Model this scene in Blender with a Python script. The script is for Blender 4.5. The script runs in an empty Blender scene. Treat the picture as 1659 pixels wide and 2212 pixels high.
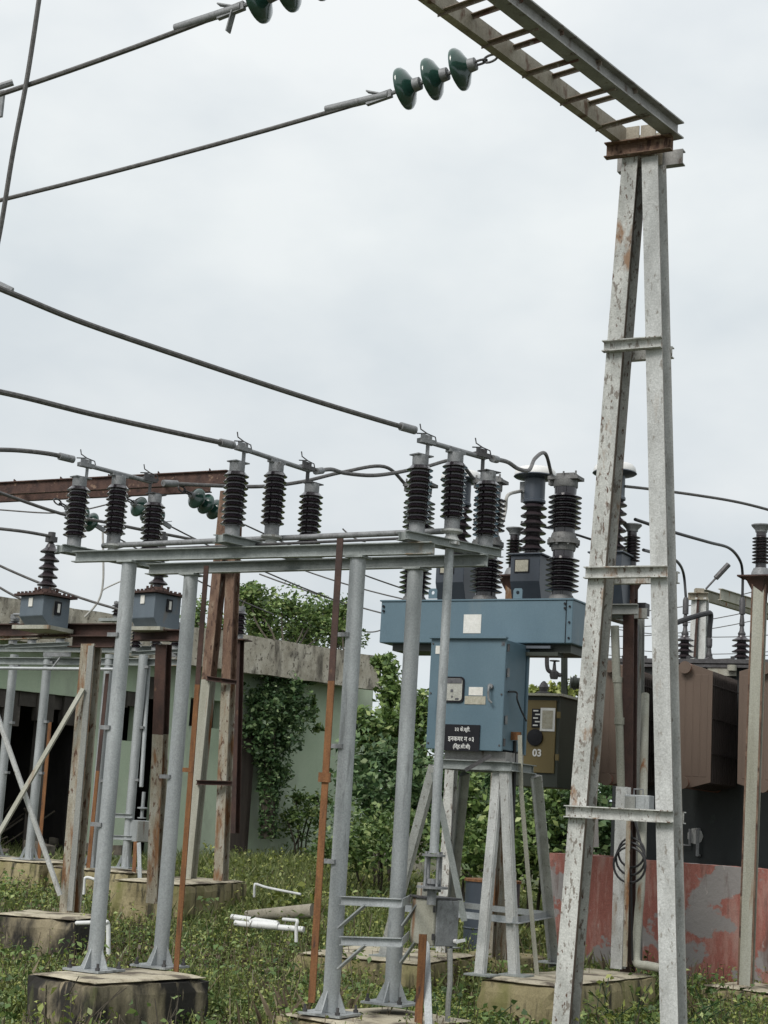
import bpy, bmesh, math, random
import numpy as np
from mathutils import Vector, Matrix, noise as mnoise
random.seed(7); rng = np.random.default_rng(11)
V = Vector
sc = bpy.context.scene
COL = sc.collection
# ---------------------------------------------------------------- camera
FPX = 3550.0; CX = 829.5; CY = 1106.0; ROLL = math.atan(.059)
PIT = math.atan(659 / FPX)
EYE = V((0, 0, 1.6))
_F = V((0, math.cos(PIT), math.sin(PIT))); _u = V((0, -math.sin(PIT), math.cos(PIT))); _r = V((1, 0, 0))
CR = math.cos(ROLL) * _r + math.sin(ROLL) * _u
CU = -math.sin(ROLL) * _r + math.cos(ROLL) * _u
cam = bpy.data.cameras.new('camera'); camo = bpy.data.objects.new('camera', cam); COL.objects.link(camo)
camo.matrix_world = Matrix(((CR.x, CU.x, -_F.x, EYE.x), (CR.y, CU.y, -_F.y, EYE.y), (CR.z, CU.z, -_F.z, EYE.z), (0, 0, 0, 1)))
cam.sensor_fit = 'VERTICAL'; cam.sensor_height = 24.0; cam.lens = FPX / 2212 * 24.0
cam.clip_start = .1; cam.clip_end = 2000
sc.camera = camo
sc.view_settings.view_transform = 'Standard'; sc.view_settings.look = 'None'
sc.view_settings.exposure = 0.74; sc.view_settings.gamma = 1.0
# ---------------------------------------------------------------- sky and sun
SUN = V((-.50, -.62, .74)).normalized()
w = bpy.data.worlds.new('World'); sc.world = w; w.use_nodes = True
nt = w.node_tree; nt.nodes.clear()
def nn(nt, t, **k):
    n = nt.nodes.new(t)
    for a, b in k.items(): setattr(n, a, b)
    return n
o_ = nn(nt, 'ShaderNodeOutputWorld'); bg = nn(nt, 'ShaderNodeBackground'); bg.inputs['Strength'].default_value = .1
sk = nn(nt, 'ShaderNodeTexSky', sky_type='NISHITA'); sk.sun_disc = False
sk.sun_elevation = math.asin(SUN.z); sk.sun_rotation = math.atan2(SUN.x, SUN.y)
tc = nn(nt, 'ShaderNodeTexCoord'); sp = nn(nt, 'ShaderNodeSeparateXYZ'); nt.links.new(tc.outputs['Generated'], sp.inputs[0])
rp = nn(nt, 'ShaderNodeValToRGB'); cr = rp.color_ramp
cr.elements[0].position = 0; cr.elements[0].color = (.60, .675, .725, 1)
cr.elements[1].position = .13; cr.elements[1].color = (.665, .692, .700, 1)
e = cr.elements.new(.34); e.color = (.725, .765, .768, 1)
e = cr.elements.new(.7); e.color = (.88, .90, .91, 1)
nt.links.new(sp.outputs['Z'], rp.inputs[0])
mp = nn(nt, 'ShaderNodeMapping'); mp.inputs['Scale'].default_value = (3.2, 3.2, 6.0); nt.links.new(tc.outputs['Generated'], mp.inputs[0])
nz = nn(nt, 'ShaderNodeTexNoise'); nz.inputs['Scale'].default_value = 1.6; nz.inputs['Detail'].default_value = 5; nz.inputs['Roughness'].default_value = .5
nt.links.new(mp.outputs[0], nz.inputs['Vector'])
r2 = nn(nt, 'ShaderNodeValToRGB'); r2.color_ramp.elements[0].position = .36; r2.color_ramp.elements[0].color = (.87, .885, .905, 1)
r2.color_ramp.elements[1].position = .66; r2.color_ramp.elements[1].color = (1.06, 1.045, 1.035, 1)
nt.links.new(nz.outputs['Fac'], r2.inputs[0])
mu = nn(nt, 'ShaderNodeMixRGB', blend_type='MULTIPLY'); mu.inputs[0].default_value = 1
nt.links.new(rp.outputs[0], mu.inputs[1]); nt.links.new(r2.outputs[0], mu.inputs[2])
sc10 = nn(nt, 'ShaderNodeMixRGB', blend_type='MULTIPLY'); sc10.inputs[0].default_value = 1; sc10.inputs[2].default_value = (6.9, 6.9, 6.9, 1)
nt.links.new(mu.outputs[0], sc10.inputs[1])
mx = nn(nt, 'ShaderNodeMixRGB'); mx.inputs[0].default_value = .93
nt.links.new(sk.outputs[0], mx.inputs[1]); nt.links.new(sc10.outputs[0], mx.inputs[2])
nt.links.new(mx.outputs[0], bg.inputs['Color']); nt.links.new(bg.outputs[0], o_.inputs[0])
sl = bpy.data.lights.new('sun', 'SUN'); slo = bpy.data.objects.new('sun', sl); COL.objects.link(slo)
sl.energy = 1.5; sl.angle = math.radians(25); sl.color = (1, .965, .92)
slo.rotation_euler = SUN.to_track_quat('Z', 'Y').to_euler()
# ---------------------------------------------------------------- placing helpers
def ray(px, py): return _F + (px - CX) / FPX * CR - (py - CY) / FPX * CU
def at(px, py, Y): d = ray(px, py); return EYE + d * (Y / d.y)
def atz(px, py, z): d = ray(px, py); return EYE + d * ((z - 1.6) / d.z)
def atp(px, py, P, dr):
    "point seen at a pixel on the upright plane through P that runs along dr"
    n = V((-dr.y, dr.x, 0)); d = ray(px, py); return EYE + d * (n.dot(P - EYE) / n.dot(d))
AA = math.radians(28)
A = V((math.cos(AA), -math.sin(AA), 0)); AP = V((math.sin(AA), math.cos(AA), 0))
B = V((.626, .78, 0)).normalized(); BP = V((B.y, -B.x, 0)); Z = V((0, 0, 1))
def smooth(a, b, x): t = min(1, max(0, (x - a) / (b - a))); return t * t * (3 - 2 * t)
def zg(x, y): return .08 + (.024 + .022 * (1 - smooth(-.8, 2.2, x))) * (max(0, min(y, 32) - 11))
# ---------------------------------------------------------------- mesh builder
class MB:
    def __init__(s): s.v = []; s.f = []; s.sm = []
    def add(s, vs, fs, smooth=False):
        o = len(s.v); s.v += [tuple(q) for q in vs]
        s.f += [tuple(i + o for i in f) for f in fs]; s.sm += [smooth] * len(fs); return s
    def box(s, c, sx, sy, sz, X=None, Y=None, Zv=None):
        X = (X or V((1, 0, 0))).normalized(); Y = (Y or V((0, 1, 0))).normalized(); Zv = (Zv or Z).normalized()
        c = V(c); vs = [c + X * (sx * a / 2) + Y * (sy * b / 2) + Zv * (sz * d / 2) for a in (-1, 1) for b in (-1, 1) for d in (-1, 1)]
        return s.add(vs, [(0, 1, 3, 2), (4, 6, 7, 5), (0, 4, 5, 1), (2, 3, 7, 6), (0, 2, 6, 4), (1, 5, 7, 3)])
    def sweep(s, p0, p1, prof, xa):
        "push a closed outline (u along xa, v across) from p0 to p1"
        p0 = V(p0); p1 = V(p1); t = (p1 - p0).normalized(); x = (xa - t * xa.dot(t)).normalized(); y = t.cross(x)
        n = len(prof); vs = [p + x * u + y * v_ for p in (p0, p1) for u, v_ in prof]
        fs = [(i, (i + 1) % n, n + (i + 1) % n, n + i) for i in range(n)] + [tuple(range(n - 1, -1, -1)), tuple(range(n, 2 * n))]
        return s.add(vs, fs)
    def bar(s, p0, p1, w, h, xa=None):
        t = (V(p1) - V(p0)).normalized()
        if xa is None: xa = V((1, 0, 0)) if abs(t.z) > .8 else Z
        return s.sweep(p0, p1, [(-w / 2, -h / 2), (w / 2, -h / 2), (w / 2, h / 2), (-w / 2, h / 2)], xa)
    def tube(s, pts, r, n=10, close=True):
        pts = [V(p) for p in pts]; rs = r if isinstance(r, (list, tuple)) else [r] * len(pts)
        t0 = (pts[1] - pts[0]).normalized(); x = t0.orthogonal().normalized(); vs = []; fs = []
        for i, p in enumerate(pts):
            t = (pts[min(i + 1, len(pts) - 1)] - pts[max(i - 1, 0)]).normalized()
            x = (x - t * x.dot(t)).normalized(); y = t.cross(x)
            vs += [p + (x * math.cos(2 * math.pi * k / n) + y * math.sin(2 * math.pi * k / n)) * rs[i] for k in range(n)]
        for i in range(len(pts) - 1):
            for k in range(n): fs.append((i * n + k, i * n + (k + 1) % n, (i + 1) * n + (k + 1) % n, (i + 1) * n + k))
        s.add(vs, fs, True)
        if close:
            m = len(vs); s.add(vs[:n], [tuple(range(n - 1, -1, -1))]); s.add(vs[m - n:], [tuple(range(n))])
        return s
    def lathe(s, base, prof, n=20, axis=None):
        "turn (radius, height) pairs round an axis"
        base = V(base); ax = (axis or Z).normalized(); x = (V((1, 0, 0)) - ax * ax.x); x = x.normalized() if x.length > .1 else V((0, 1, 0)); y = ax.cross(x)
        vs = []; fs = []
        for r, h in prof: vs += [base + ax * h + (x * math.cos(2 * math.pi * k / n) + y * math.sin(2 * math.pi * k / n)) * max(r, .0004) for k in range(n)]
        for i in range(len(prof) - 1):
            for k in range(n): fs.append((i * n + k, i * n + (k + 1) % n, (i + 1) * n + (k + 1) % n, (i + 1) * n + k))
        s.add(vs, fs, True)
        m = len(vs); s.add(vs[:n], [tuple(range(n - 1, -1, -1))]); s.add(vs[m - n:], [tuple(range(n))])
        return s
    def build(s, name, mat, parent=None, bevel=0, smooth_all=False):
        me = bpy.data.meshes.new(name); off = V((0, 0, 0)); p = parent
        while p is not None: off += p.location; p = p.parent
        me.from_pydata([tuple(V(q) - off) for q in s.v], [], s.f); me.materials.append(mat)
        me.polygons.foreach_set('use_smooth', s.sm)
        me.validate(); me.update()
        if any(s.sm): me.set_sharp_from_angle(angle=math.radians(40))
        o = bpy.data.objects.new(name, me); COL.objects.link(o); o.parent = parent
        if bevel:
            b = o.modifiers.new('bevel', 'BEVEL'); b.width = bevel; b.segments = 2; b.limit_method = 'ANGLE'; b.angle_limit = math.radians(35)
        return o
def ibeam(wd, h, tw=.008, tf=.010):
    a = wd / 2; b = h / 2; c = tw / 2
    return [(-a, -b), (a, -b), (a, -b + tf), (c, -b + tf), (c, b - tf), (a, b - tf), (a, b), (-a, b), (-a, b - tf), (-c, b - tf), (-c, -b + tf), (-a, -b + tf)]
def chan(wd, h, t=.008):
    a = wd / 2; b = h / 2
    return [(-a, -b), (a, -b), (a, -b + t), (-a + t, -b + t), (-a + t, b - t), (a, b - t), (a, b), (-a, b)]
def ang(a, b, t=.007): return [(0, 0), (a, 0), (a, t), (t, t), (t, b), (0, b)]
def tag(o, label=None, cat=None, group=None, kind=None):
    if label: o['label'] = label
    if cat: o['category'] = cat
    if group: o['group'] = group
    if kind: o['kind'] = kind
    return o
def thing(name, loc, label, cat, group=None):
    o = bpy.data.objects.new(name, None); o.location = V(loc); COL.objects.link(o); o.empty_display_size = .2
    return tag(o, label, cat, group)
def copy_tree(o, parent=None):
    c = o.copy(); COL.objects.link(c)
    if parent is not None: c.parent = parent
    for ch in list(o.children): copy_tree(ch, c)
    return c
# ---------------------------------------------------------------- materials
def ramp(nt, stops):
    r = nn(nt, 'ShaderNodeValToRGB'); c = r.color_ramp
    while len(c.elements) < len(stops): c.elements.new(.5)
    for el, (p, k) in zip(c.elements, stops): el.position = p; el.color = (k, k, k, 1) if isinstance(k, (int, float)) else (*k, 1)
    return r
def mat(name, stops, scale=8, stretch=1, rough=.6, metal=0, layers=(), bump=.15, bscale=None, spec=.5, coat=0, detail=6, fine=.12):
    """stops: colour ramp over a noise; layers: (colour, scale, stretch, lo, hi) laid over by a second noise; stretch>1 draws vertical runs"""
    m = bpy.data.materials.new(name); m.use_nodes = True; nt = m.node_tree; L = nt.links
    b = nt.nodes['Principled BSDF']; tc = nn(nt, 'ShaderNodeTexCoord')
    def noise(sc_, st, det=detail, off=0):
        mp = nn(nt, 'ShaderNodeMapping'); mp.inputs['Scale'].default_value = (1, 1, 1 / st); mp.inputs['Location'].default_value = (off, off * 1.7, off * .6)
        L.new(tc.outputs['Object'], mp.inputs[0]); n = nn(nt, 'ShaderNodeTexNoise'); n.inputs['Scale'].default_value = sc_
        n.inputs['Detail'].default_value = det; n.inputs['Roughness'].default_value = .6; L.new(mp.outputs[0], n.inputs['Vector']); return n
    n = noise(scale, stretch); r = ramp(nt, stops); L.new(n.outputs['Fac'], r.inputs[0]); out = r.outputs[0]
    if fine:
        nf = noise(90, 1, 2, 5.3); rf = ramp(nt, [(.3, 1 - fine * 1.6), (.7, 1 + fine)]); L.new(nf.outputs['Fac'], rf.inputs[0])
        mm = nn(nt, 'ShaderNodeMixRGB', blend_type='MULTIPLY'); mm.inputs[0].default_value = 1; L.new(out, mm.inputs[1]); L.new(rf.outputs[0], mm.inputs[2]); out = mm.outputs[0]
    for i, (c, s2, st, lo, hi) in enumerate(layers):
        n2 = noise(s2, st, 8, 3.1 + 2.7 * i); r3 = ramp(nt, [(lo, 0.0), (hi, 1.0)]); L.new(n2.outputs['Fac'], r3.inputs[0])
        mm = nn(nt, 'ShaderNodeMixRGB'); L.new(r3.outputs[0], mm.inputs[0]); L.new(out, mm.inputs[1]); mm.inputs[2].default_value = (*c, 1); out = mm.outputs[0]
    L.new(out, b.inputs['Base Color']); b.inputs['Roughness'].default_value = rough; b.inputs['Metallic'].default_value = metal
    b.inputs['Specular IOR Level'].default_value = spec
    if coat: b.inputs['Coat Weight'].default_value = coat; b.inputs['Coat Roughness'].default_value = .08
    if bump:
        nb = noise(bscale or scale * 4, 1, 5, 9.1); bp = nn(nt, 'ShaderNodeBump'); bp.inputs['Strength'].default_value = bump; bp.inputs['Distance'].default_value = .01
        L.new(nb.outputs['Fac'], bp.inputs['Height']); L.new(bp.outputs[0], b.inputs['Normal'])
    return m
RUST = (.115, .042, .018); RUSTO = (.24, .095, .03)
M = {}
M['galv'] = mat('galvanised_steel', [(.3, (.25, .27, .275)), (.5, (.33, .35, .355)), (.7, (.41, .435, .44))], 5, 3, .52, .2, [((.17, .18, .18), 12, 6, .60, .70), ((.22, .17, .12), 3.5, 7, .66, .76)], .12, 60)
M['galv_beam'] = mat('galvanised_beam', [(.3, (.20, .22, .21)), (.7, (.32, .345, .335))], 10, 2, .6, .15, [((.20, .13, .07), 2.2, 3, .67, .74)], .15, 50)
M['zinc'] = mat('zinc_fitting', [(.3, (.165, .17, .175)), (.7, (.27, .28, .285))], 20, 1, .6, .25, [((.10, .095, .09), 26, 2, .60, .70)])
M['dark_metal'] = mat('dark_fitting', [(.3, (.045, .043, .045)), (.7, (.10, .098, .10))], 20, 1, .55, .3)
M['alu'] = mat('aluminium_conductor', [(.3, (.075, .072, .070)), (.7, (.16, .155, .15))], 30, 1, .6, .3)
M['porcelain'] = mat('brown_porcelain', [(.3, (.010, .0075, .010)), (.7, (.021, .016, .020))], 6, 1, .2, 0, bump=0, coat=.6, fine=0)
M['polymer'] = mat('grey_brown_insulator', [(.3, (.022, .017, .020)), (.7, (.042, .034, .037))], 8, 1, .3, 0, bump=.05, coat=.3, fine=.05)
M['green_glaze'] = mat('green_glazed_porcelain', [(.3, (.014, .045, .036)), (.7, (.028, .075, .058))], 8, 1, .18, 0, [((.10, .10, .10), 7, 1, .66, .70)], bump=.05, coat=.5, fine=0)
M['white_peel'] = mat('peeling_white_paint', [(.35, (.37, .375, .35)), (.6, (.54, .545, .515))], 9, 2.5, .6, 0, [((.20, .18, .155), 34, 2.2, .565, .61), ((.25, .15, .085), 7, 2.4, .60, .68), ((.10, .055, .035), 40, 2.5, .61, .65)], .4, 40)
M['white_paint'] = mat('weathered_white_paint', [(.35, (.39, .395, .38)), (.62, (.535, .545, .53))], 9, 2.5, .6, 0, [((.24, .225, .20), 30, 2.4, .60, .66), ((.26, .19, .13), 4, 4, .64, .74)], .4, 45)
M['beam_paint'] = mat('rust_stained_paint', [(.3, (.22, .19, .14)), (.7, (.40, .37, .30))], 6, 2, .7, 0, [((.12, .068, .038), 9, 2, .57, .66)], .3)
M['grey_paint'] = mat('dull_grey_paint', [(.3, (.21, .205, .195)), (.7, (.33, .325, .31))], 8, 2, .6, 0, [((.09, .06, .045), 11, 2, .58, .67)], .3)
M['rust_dark'] = mat('dark_rusted_steel', [(.3, (.030, .016, .013)), (.7, (.075, .036, .026))], 8, 1.5, .75, 0, [((.16, .09, .05), 8, 2, .66, .74)], .35)
M['rust_strip'] = mat('orange_rust', [(.3, (.115, .048, .018)), (.7, (.245, .110, .040))], 22, 5, .85, 0, [((.055, .026, .018), 26, 6, .58, .68)], .4)
M['rust_col'] = mat('flaking_rusty_paint', [(.3, (.23, .19, .135)), (.5, (.30, .275, .215)), (.7, (.37, .36, .315))], 14, 4, .75, 0, [((.19, .095, .04), 9, 5, .50, .60), ((.10, .052, .03), 30, 2.5, .57, .62)], .5)
M['rust_leg'] = mat('brown_rusty_leg', [(.3, (.10, .056, .038)), (.55, (.165, .10, .066)), (.75, (.26, .20, .145))], 16, 4, .8, 0, [((.06, .030, .02), 26, 3, .54, .61), ((.31, .285, .24), 12, 5, .64, .69)], .5)
M['pale_col'] = mat('pale_stained_column', [(.3, (.26, .255, .20)), (.7, (.40, .40, .345))], 7, 9, .75, 0, [((.20, .085, .03), 7, 12, .60, .68)], .3)
M['grey_col'] = mat('grey_column_paint', [(.3, (.20, .205, .19)), (.7, (.31, .315, .295))], 7, 6, .7, 0, [((.11, .07, .045), 9, 9, .63, .70)], .3)
M['blue'] = mat('blue_enamel', [(.3, (.080, .138, .178)), (.7, (.112, .176, .215))], 1.6, 1.5, .45, 0, [((.14, .185, .205), 5, 4, .60, .76), ((.055, .095, .12), 9, 7, .64, .74), ((.12, .085, .06), 17, 3, .73, .77)], .05, 80, fine=.04)
M['navy'] = mat('dark_blue_enamel', [(.3, (.035, .045, .060)), (.7, (.052, .064, .082))], 4, 1.5, .42, 0, bump=.04, fine=.04)
M['ct_blue'] = mat('slate_enamel', [(.3, (.070, .083, .10)), (.7, (.10, .115, .135))], 4, 2, .5, 0, bump=.05, fine=.05)
M['pt_grey'] = mat('faded_blue_grey_enamel', [(.3, (.085, .11, .135)), (.7, (.125, .155, .18))], 3, 2, .55, 0, [((.16, .135, .105), 2.2, 2, .60, .68)], .08, fine=.05)
M['white'] = mat('white_enamel', [(.3, (.62, .62, .60)), (.7, (.74, .74, .72))], 6, 2, .5, 0, [((.42, .40, .36), 9, 4, .66, .74)], .05, fine=.04)
M['paper'] = mat('paper_label', [(.3, (.60, .59, .54)), (.7, (.74, .73, .69))], 20, 1, .7, 0, bump=0, fine=.05)
M['paper_tan'] = mat('stained_paper_label', [(.3, (.33, .31, .24)), (.7, (.46, .44, .36))], 25, 1, .7, 0, bump=0)
M['black'] = mat('black_enamel', [(.3, (.006, .006, .009)), (.7, (.010, .010, .014))], 10, 1, .45, 0, bump=0, fine=0, spec=.3)
M['letter'] = mat('white_lettering', [(.3, (.62, .62, .6)), (.7, (.72, .72, .7))], 20, 1, .6, 0, bump=0, fine=0)
M['ink'] = mat('printed_ink', [(.3, (.06, .06, .07)), (.7, (.12, .12, .13))], 30, 1, .7, 0, bump=0, fine=0)
M['glass'] = mat('window_pane', [(.3, (.36, .36, .32)), (.7, (.46, .46, .42))], 10, 1, .15, 0, bump=0, coat=.4)
M['olive'] = mat('olive_brown_enamel', [(.3, (.125, .092, .030)), (.7, (.165, .125, .045))], 3, 3, .5, 0, bump=.05, fine=.04)
M['dark_green'] = mat('dark_green_enamel', [(.3, (.024, .030, .022)), (.7, (.042, .050, .038))], 3, 2, .45, 0, bump=.05, fine=.04)
M['tank'] = mat('black_green_tank', [(.3, (.012, .016, .016)), (.7, (.024, .030, .030))], 3, 2, .5, 0, [((.06, .085, .07), 3, 1.5, .64, .74)], .1)
M['radiator'] = mat('faded_brown_paint', [(.3, (.108, .074, .054)), (.7, (.142, .10, .075))], 2.2, 4, .65, 0, [((.09, .058, .042), 3, 6, .60, .70)], .05, fine=.05)
M['radiator_pipe'] = mat('faded_red_pipe', [(.3, (.20, .080, .055)), (.7, (.27, .125, .095))], 5, 1, .6, 0)
M['radiator_shade'] = mat('shaded_brown_fins', [(.3, (.035, .026, .022)), (.7, (.055, .042, .036))], 3, 3, .6, 0)  # darker copy of the radiator brown: shade among the fins in the colour
M['wall_red'] = mat('peeling_red_wall', [(.30, (.245, .085, .064)), (.5, (.315, .12, .094)), (.68, (.37, .22, .185))], 5, 3, .88, 0, [((.36, .185, .15), 16, 4, .54, .63), ((.265, .248, .238), 1.5, .75, .525, .55), ((.40, .36, .335), 12, 2.5, .66, .71), ((.11, .06, .048), 4.5, 5, .58, .70)], .7)
M['plinth'] = mat('stained_plinth', [(.3, (.20, .165, .085)), (.7, (.37, .32, .185))], 5, 2.5, .9, 0, [((.045, .040, .025), 9, 6, .53, .63), ((.15, .15, .045), 3.5, 3, .50, .70), ((.035, .030, .022), 3, 2.5, .60, .68)], .6)
M['plinth_dark'] = mat('blackened_plinth', [(.3, (.20, .165, .10)), (.7, (.36, .31, .21))], 4, 2, .9, 0, [((.020, .018, .015), 2.7, 2.6, .40, .53), ((.27, .225, .15), 13, 6, .60, .68), ((.09, .10, .035), 3, 2, .62, .74)], .6)
M['plinth_top'] = mat('cement_top', [(.3, (.34, .30, .21)), (.7, (.52, .475, .365))], 5, 1, .9, 0, [((.11, .09, .065), 4, 1, .50, .60), ((.13, .14, .06), 2.2, 1, .60, .72)], .4)
M['concrete'] = mat('weathered_concrete', [(.3, (.30, .27, .21)), (.55, (.46, .425, .35)), (.75, (.53, .50, .43))], 5, 1.6, .9, 0, [((.10, .088, .07), 5, 3.5, .52, .68), ((.13, .115, .09), 20, 1.3, .57, .64), ((.045, .04, .034), 2.2, 1.6, .60, .72)], .7)
M['wall_green'] = mat('green_lime_wash', [(.3, (.42, .515, .375)), (.7, (.52, .60, .46))], 1.3, 1.5, .9, 0, [((.36, .40, .32), 1.4, 2, .50, .66), ((.20, .20, .165), 5, 7, .63, .76), ((.15, .15, .12), 30, 1, .70, .73)], .2, fine=.06)
M['dark_plaster'] = mat('crumbled_plaster', [(.3, (.030, .026, .023)), (.6, (.085, .076, .066)), (.75, (.30, .27, .22))], 3.2, 1.8, .95, 0, bump=.5)  # dark broken plaster with pale flecks
M['timber'] = mat('dark_timber', [(.3, (.028, .021, .017)), (.7, (.07, .055, .045))], 8, 10, .9, 0)
M['bark'] = mat('bark', [(.3, (.035, .030, .022)), (.7, (.085, .072, .052))], 12, 5, .95, 0, bump=.5)
M['pvc'] = mat('white_plastic_pipe', [(.3, (.60, .61, .60)), (.7, (.72, .73, .72))], 10, 1, .4, 0, bump=0, fine=.05)
M['pipe_cement'] = mat('cement_pipe', [(.3, (.22, .20, .155)), (.7, (.36, .335, .27))], 8, 1, .9, 0)
M['cable'] = mat('black_cable', [(.3, (.010, .010, .011)), (.7, (.018, .018, .02))], 10, 1, .5, 0, bump=0, fine=0)
M['cable_pale'] = mat('pale_cable', [(.3, (.30, .295, .27)), (.7, (.42, .41, .385))], 14, 1, .6, 0, bump=0)
M['soil'] = mat('damp_soil', [(.3, (.05, .042, .028)), (.5, (.095, .08, .052)), (.7, (.14, .12, .085))], 3.2, 1, .95, 0, [((.06, .08, .026), 1.2, 1, .44, .56)], .6, 14)
M['rubble'] = mat('rubble', [(.3, (.05, .043, .035)), (.7, (.17, .15, .12))], 8, 1, .95, 0, bump=.5)
def leafmat(name, stops, trans=.18):
    m = bpy.data.materials.new(name); m.use_nodes = True; nt = m.node_tree; L = nt.links; b = nt.nodes['Principled BSDF']
    a = nn(nt, 'ShaderNodeAttribute'); a.attribute_name = 'var'; r = ramp(nt, stops); L.new(a.outputs['Fac'], r.inputs[0])
    L.new(r.outputs[0], b.inputs['Base Color']); b.inputs['Roughness'].default_value = .48
    t = nn(nt, 'ShaderNodeBsdfTranslucent'); L.new(r.outputs[0], t.inputs['Color']); x = nn(nt, 'ShaderNodeMixShader'); x.inputs[0].default_value = trans
    L.new(b.outputs[0], x.inputs[1]); L.new(t.outputs[0], x.inputs[2]); L.new(x.outputs[0], nt.nodes['Material Output'].inputs[0]); return m
M['leaf'] = leafmat('leaf', [(0, (0.034, 0.072, 0.020)), (.45, (0.112, 0.185, 0.052)), (.75, (0.224, 0.308, 0.095)), (1, (0.470, 0.526, 0.224))])
M['leaf_dark'] = leafmat('dark_leaf', [(0, (0.026, 0.064, 0.026)), (.5, (0.084, 0.152, 0.058)), (.82, (0.203, 0.290, 0.123)), (1, (0.464, 0.551, 0.319))])
M['leaf_yellow'] = leafmat('yellow_green_leaf', [(0, (0.070, 0.103, 0.022)), (.5, (0.216, 0.259, 0.059)), (.82, (0.356, 0.389, 0.103)), (1, (0.540, 0.518, 0.205))])
M['grass'] = leafmat('grass_blade', [(0, (0.075, 0.109, 0.032)), (.5, (0.172, 0.218, 0.069)), (.85, (0.287, 0.310, 0.127)), (1, (0.437, 0.402, 0.218))])
M['dry'] = leafmat('dry_leaf', [(0, (.045, .033, .020)), (.6, (.11, .082, .050)), (1, (.24, .20, .13))], .05)
def leafmesh(name, C, size, material, parent=None, up=.35, aspect=.55, seed=1):
    "one folded four-cornered leaf at every centre"
    r = np.random.default_rng(seed); n = len(C); C = np.asarray(C, float)
    off = np.zeros(3); p = parent
    while p is not None: off += np.array(p.location); p = p.parent
    d = r.normal(size=(n, 3)); d[:, 2] *= .6; d /= np.linalg.norm(d, axis=1)[:, None]
    q = r.normal(size=(n, 3)); q[:, 2] += up * 2.2; q -= d * (q * d).sum(1)[:, None]; q /= np.linalg.norm(q, axis=1)[:, None]
    s = np.cross(q, d); L_ = (np.asarray(size) * r.uniform(.6, 1.35, n))[:, None]
    vs = np.empty((n, 4, 3)); vs[:, 0] = C - d * L_ * .5; vs[:, 2] = C + d * L_ * .5 - q * L_ * .12
    vs[:, 1] = C + s * L_ * aspect * .5 + q * L_ * .1; vs[:, 3] = C - s * L_ * aspect * .5 + q * L_ * .1
    return quads(name, vs - off, r.beta(2, 2.2, n), material, parent)
def quads(name, vs, var, material, parent=None):
    n = len(vs); me = bpy.data.meshes.new(name); me.vertices.add(n * 4); me.vertices.foreach_set('co', vs.reshape(-1))
    me.loops.add(n * 4); me.loops.foreach_set('vertex_index', np.arange(n * 4, dtype=np.int32))
    me.polygons.add(n); me.polygons.foreach_set('loop_start', np.arange(0, n * 4, 4, dtype=np.int32))
    a = me.attributes.new('var', 'FLOAT', 'FACE'); a.data.foreach_set('value', np.asarray(var, np.float32))
    me.materials.append(material); me.update(); me.validate()
    o = bpy.data.objects.new(name, me); COL.objects.link(o); o.parent = parent; return o
def sheds(n, rc, rs, h, z0=0, t=.55):
    "outline of n porcelain sheds over height h"
    p = [(rc, z0)]; s = h / n
    for i in range(n):
        zb = z0 + s * i
        p += [(rc, zb + s * .18), (rs * .97, zb + s * .26), (rs, zb + s * .34), (rs * .93, zb + s * .44), (rc * 1.12, zb + s * .80), (rc, zb + s * .95)]
    return p + [(rc, z0 + h)]
def sag(p0, p1, d, n=14): return [V(p0).lerp(V(p1), i / n) - Z * d * 4 * (i / n) * (1 - i / n) for i in range(n + 1)]
def spline(pts, n=6):
    P = [V(p) for p in pts]; P = [P[0] * 2 - P[1]] + P + [P[-1] * 2 - P[-2]]; out = []
    for i in range(1, len(P) - 2):
        for k in range(n):
            t = k / n; a, b, c, d = P[i - 1:i + 3]
            out.append(.5 * (2 * b + (c - a) * t + (2 * a - 5 * b + 4 * c - d) * t * t + (3 * b - a - 3 * c + d) * t ** 3))
    return out + [P[-2]]
def wire(name, pts, r, label, cat='conductor', group=None, m='alu', n=8):
    return tag(MB().tube(pts, r, n).build(name, M[m]), label, cat, group)
M['shade_black'] = mat('shade_black_plaster', [(.3, (.008, .007, .007)), (.7, (.03, .027, .025))], 3, 2, .95, 0, bump=.2)  # darkness of the interior put into the plaster colour
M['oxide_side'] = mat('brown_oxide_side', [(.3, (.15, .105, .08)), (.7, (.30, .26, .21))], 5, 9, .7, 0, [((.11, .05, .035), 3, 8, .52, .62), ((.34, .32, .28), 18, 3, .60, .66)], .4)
M['dirt_shade_side'] = mat('dirty_shaded_white', [(.3, (.27, .25, .22)), (.7, (.40, .385, .35))], 8, 6, .7, 0, [((.19, .15, .115), 14, 5, .58, .68)], .4)  # dirt plus the shade of the side faces, put into the colour
M['dull_cast'] = mat('dull_cast_metal', [(.3, (.11, .11, .11)), (.7, (.20, .20, .195))], 14, 1, .65, .2, [((.06, .055, .05), 18, 2, .58, .68)], .3)
M['rust_girder'] = mat('flaky_brown_girder', [(.3, (.040, .020, .016)), (.7, (.095, .050, .036))], 10, 1.5, .8, 0, [((.20, .13, .09), 13, 1, .60, .66), ((.03, .016, .013), 5, 1, .58, .66)], .5)
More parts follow.
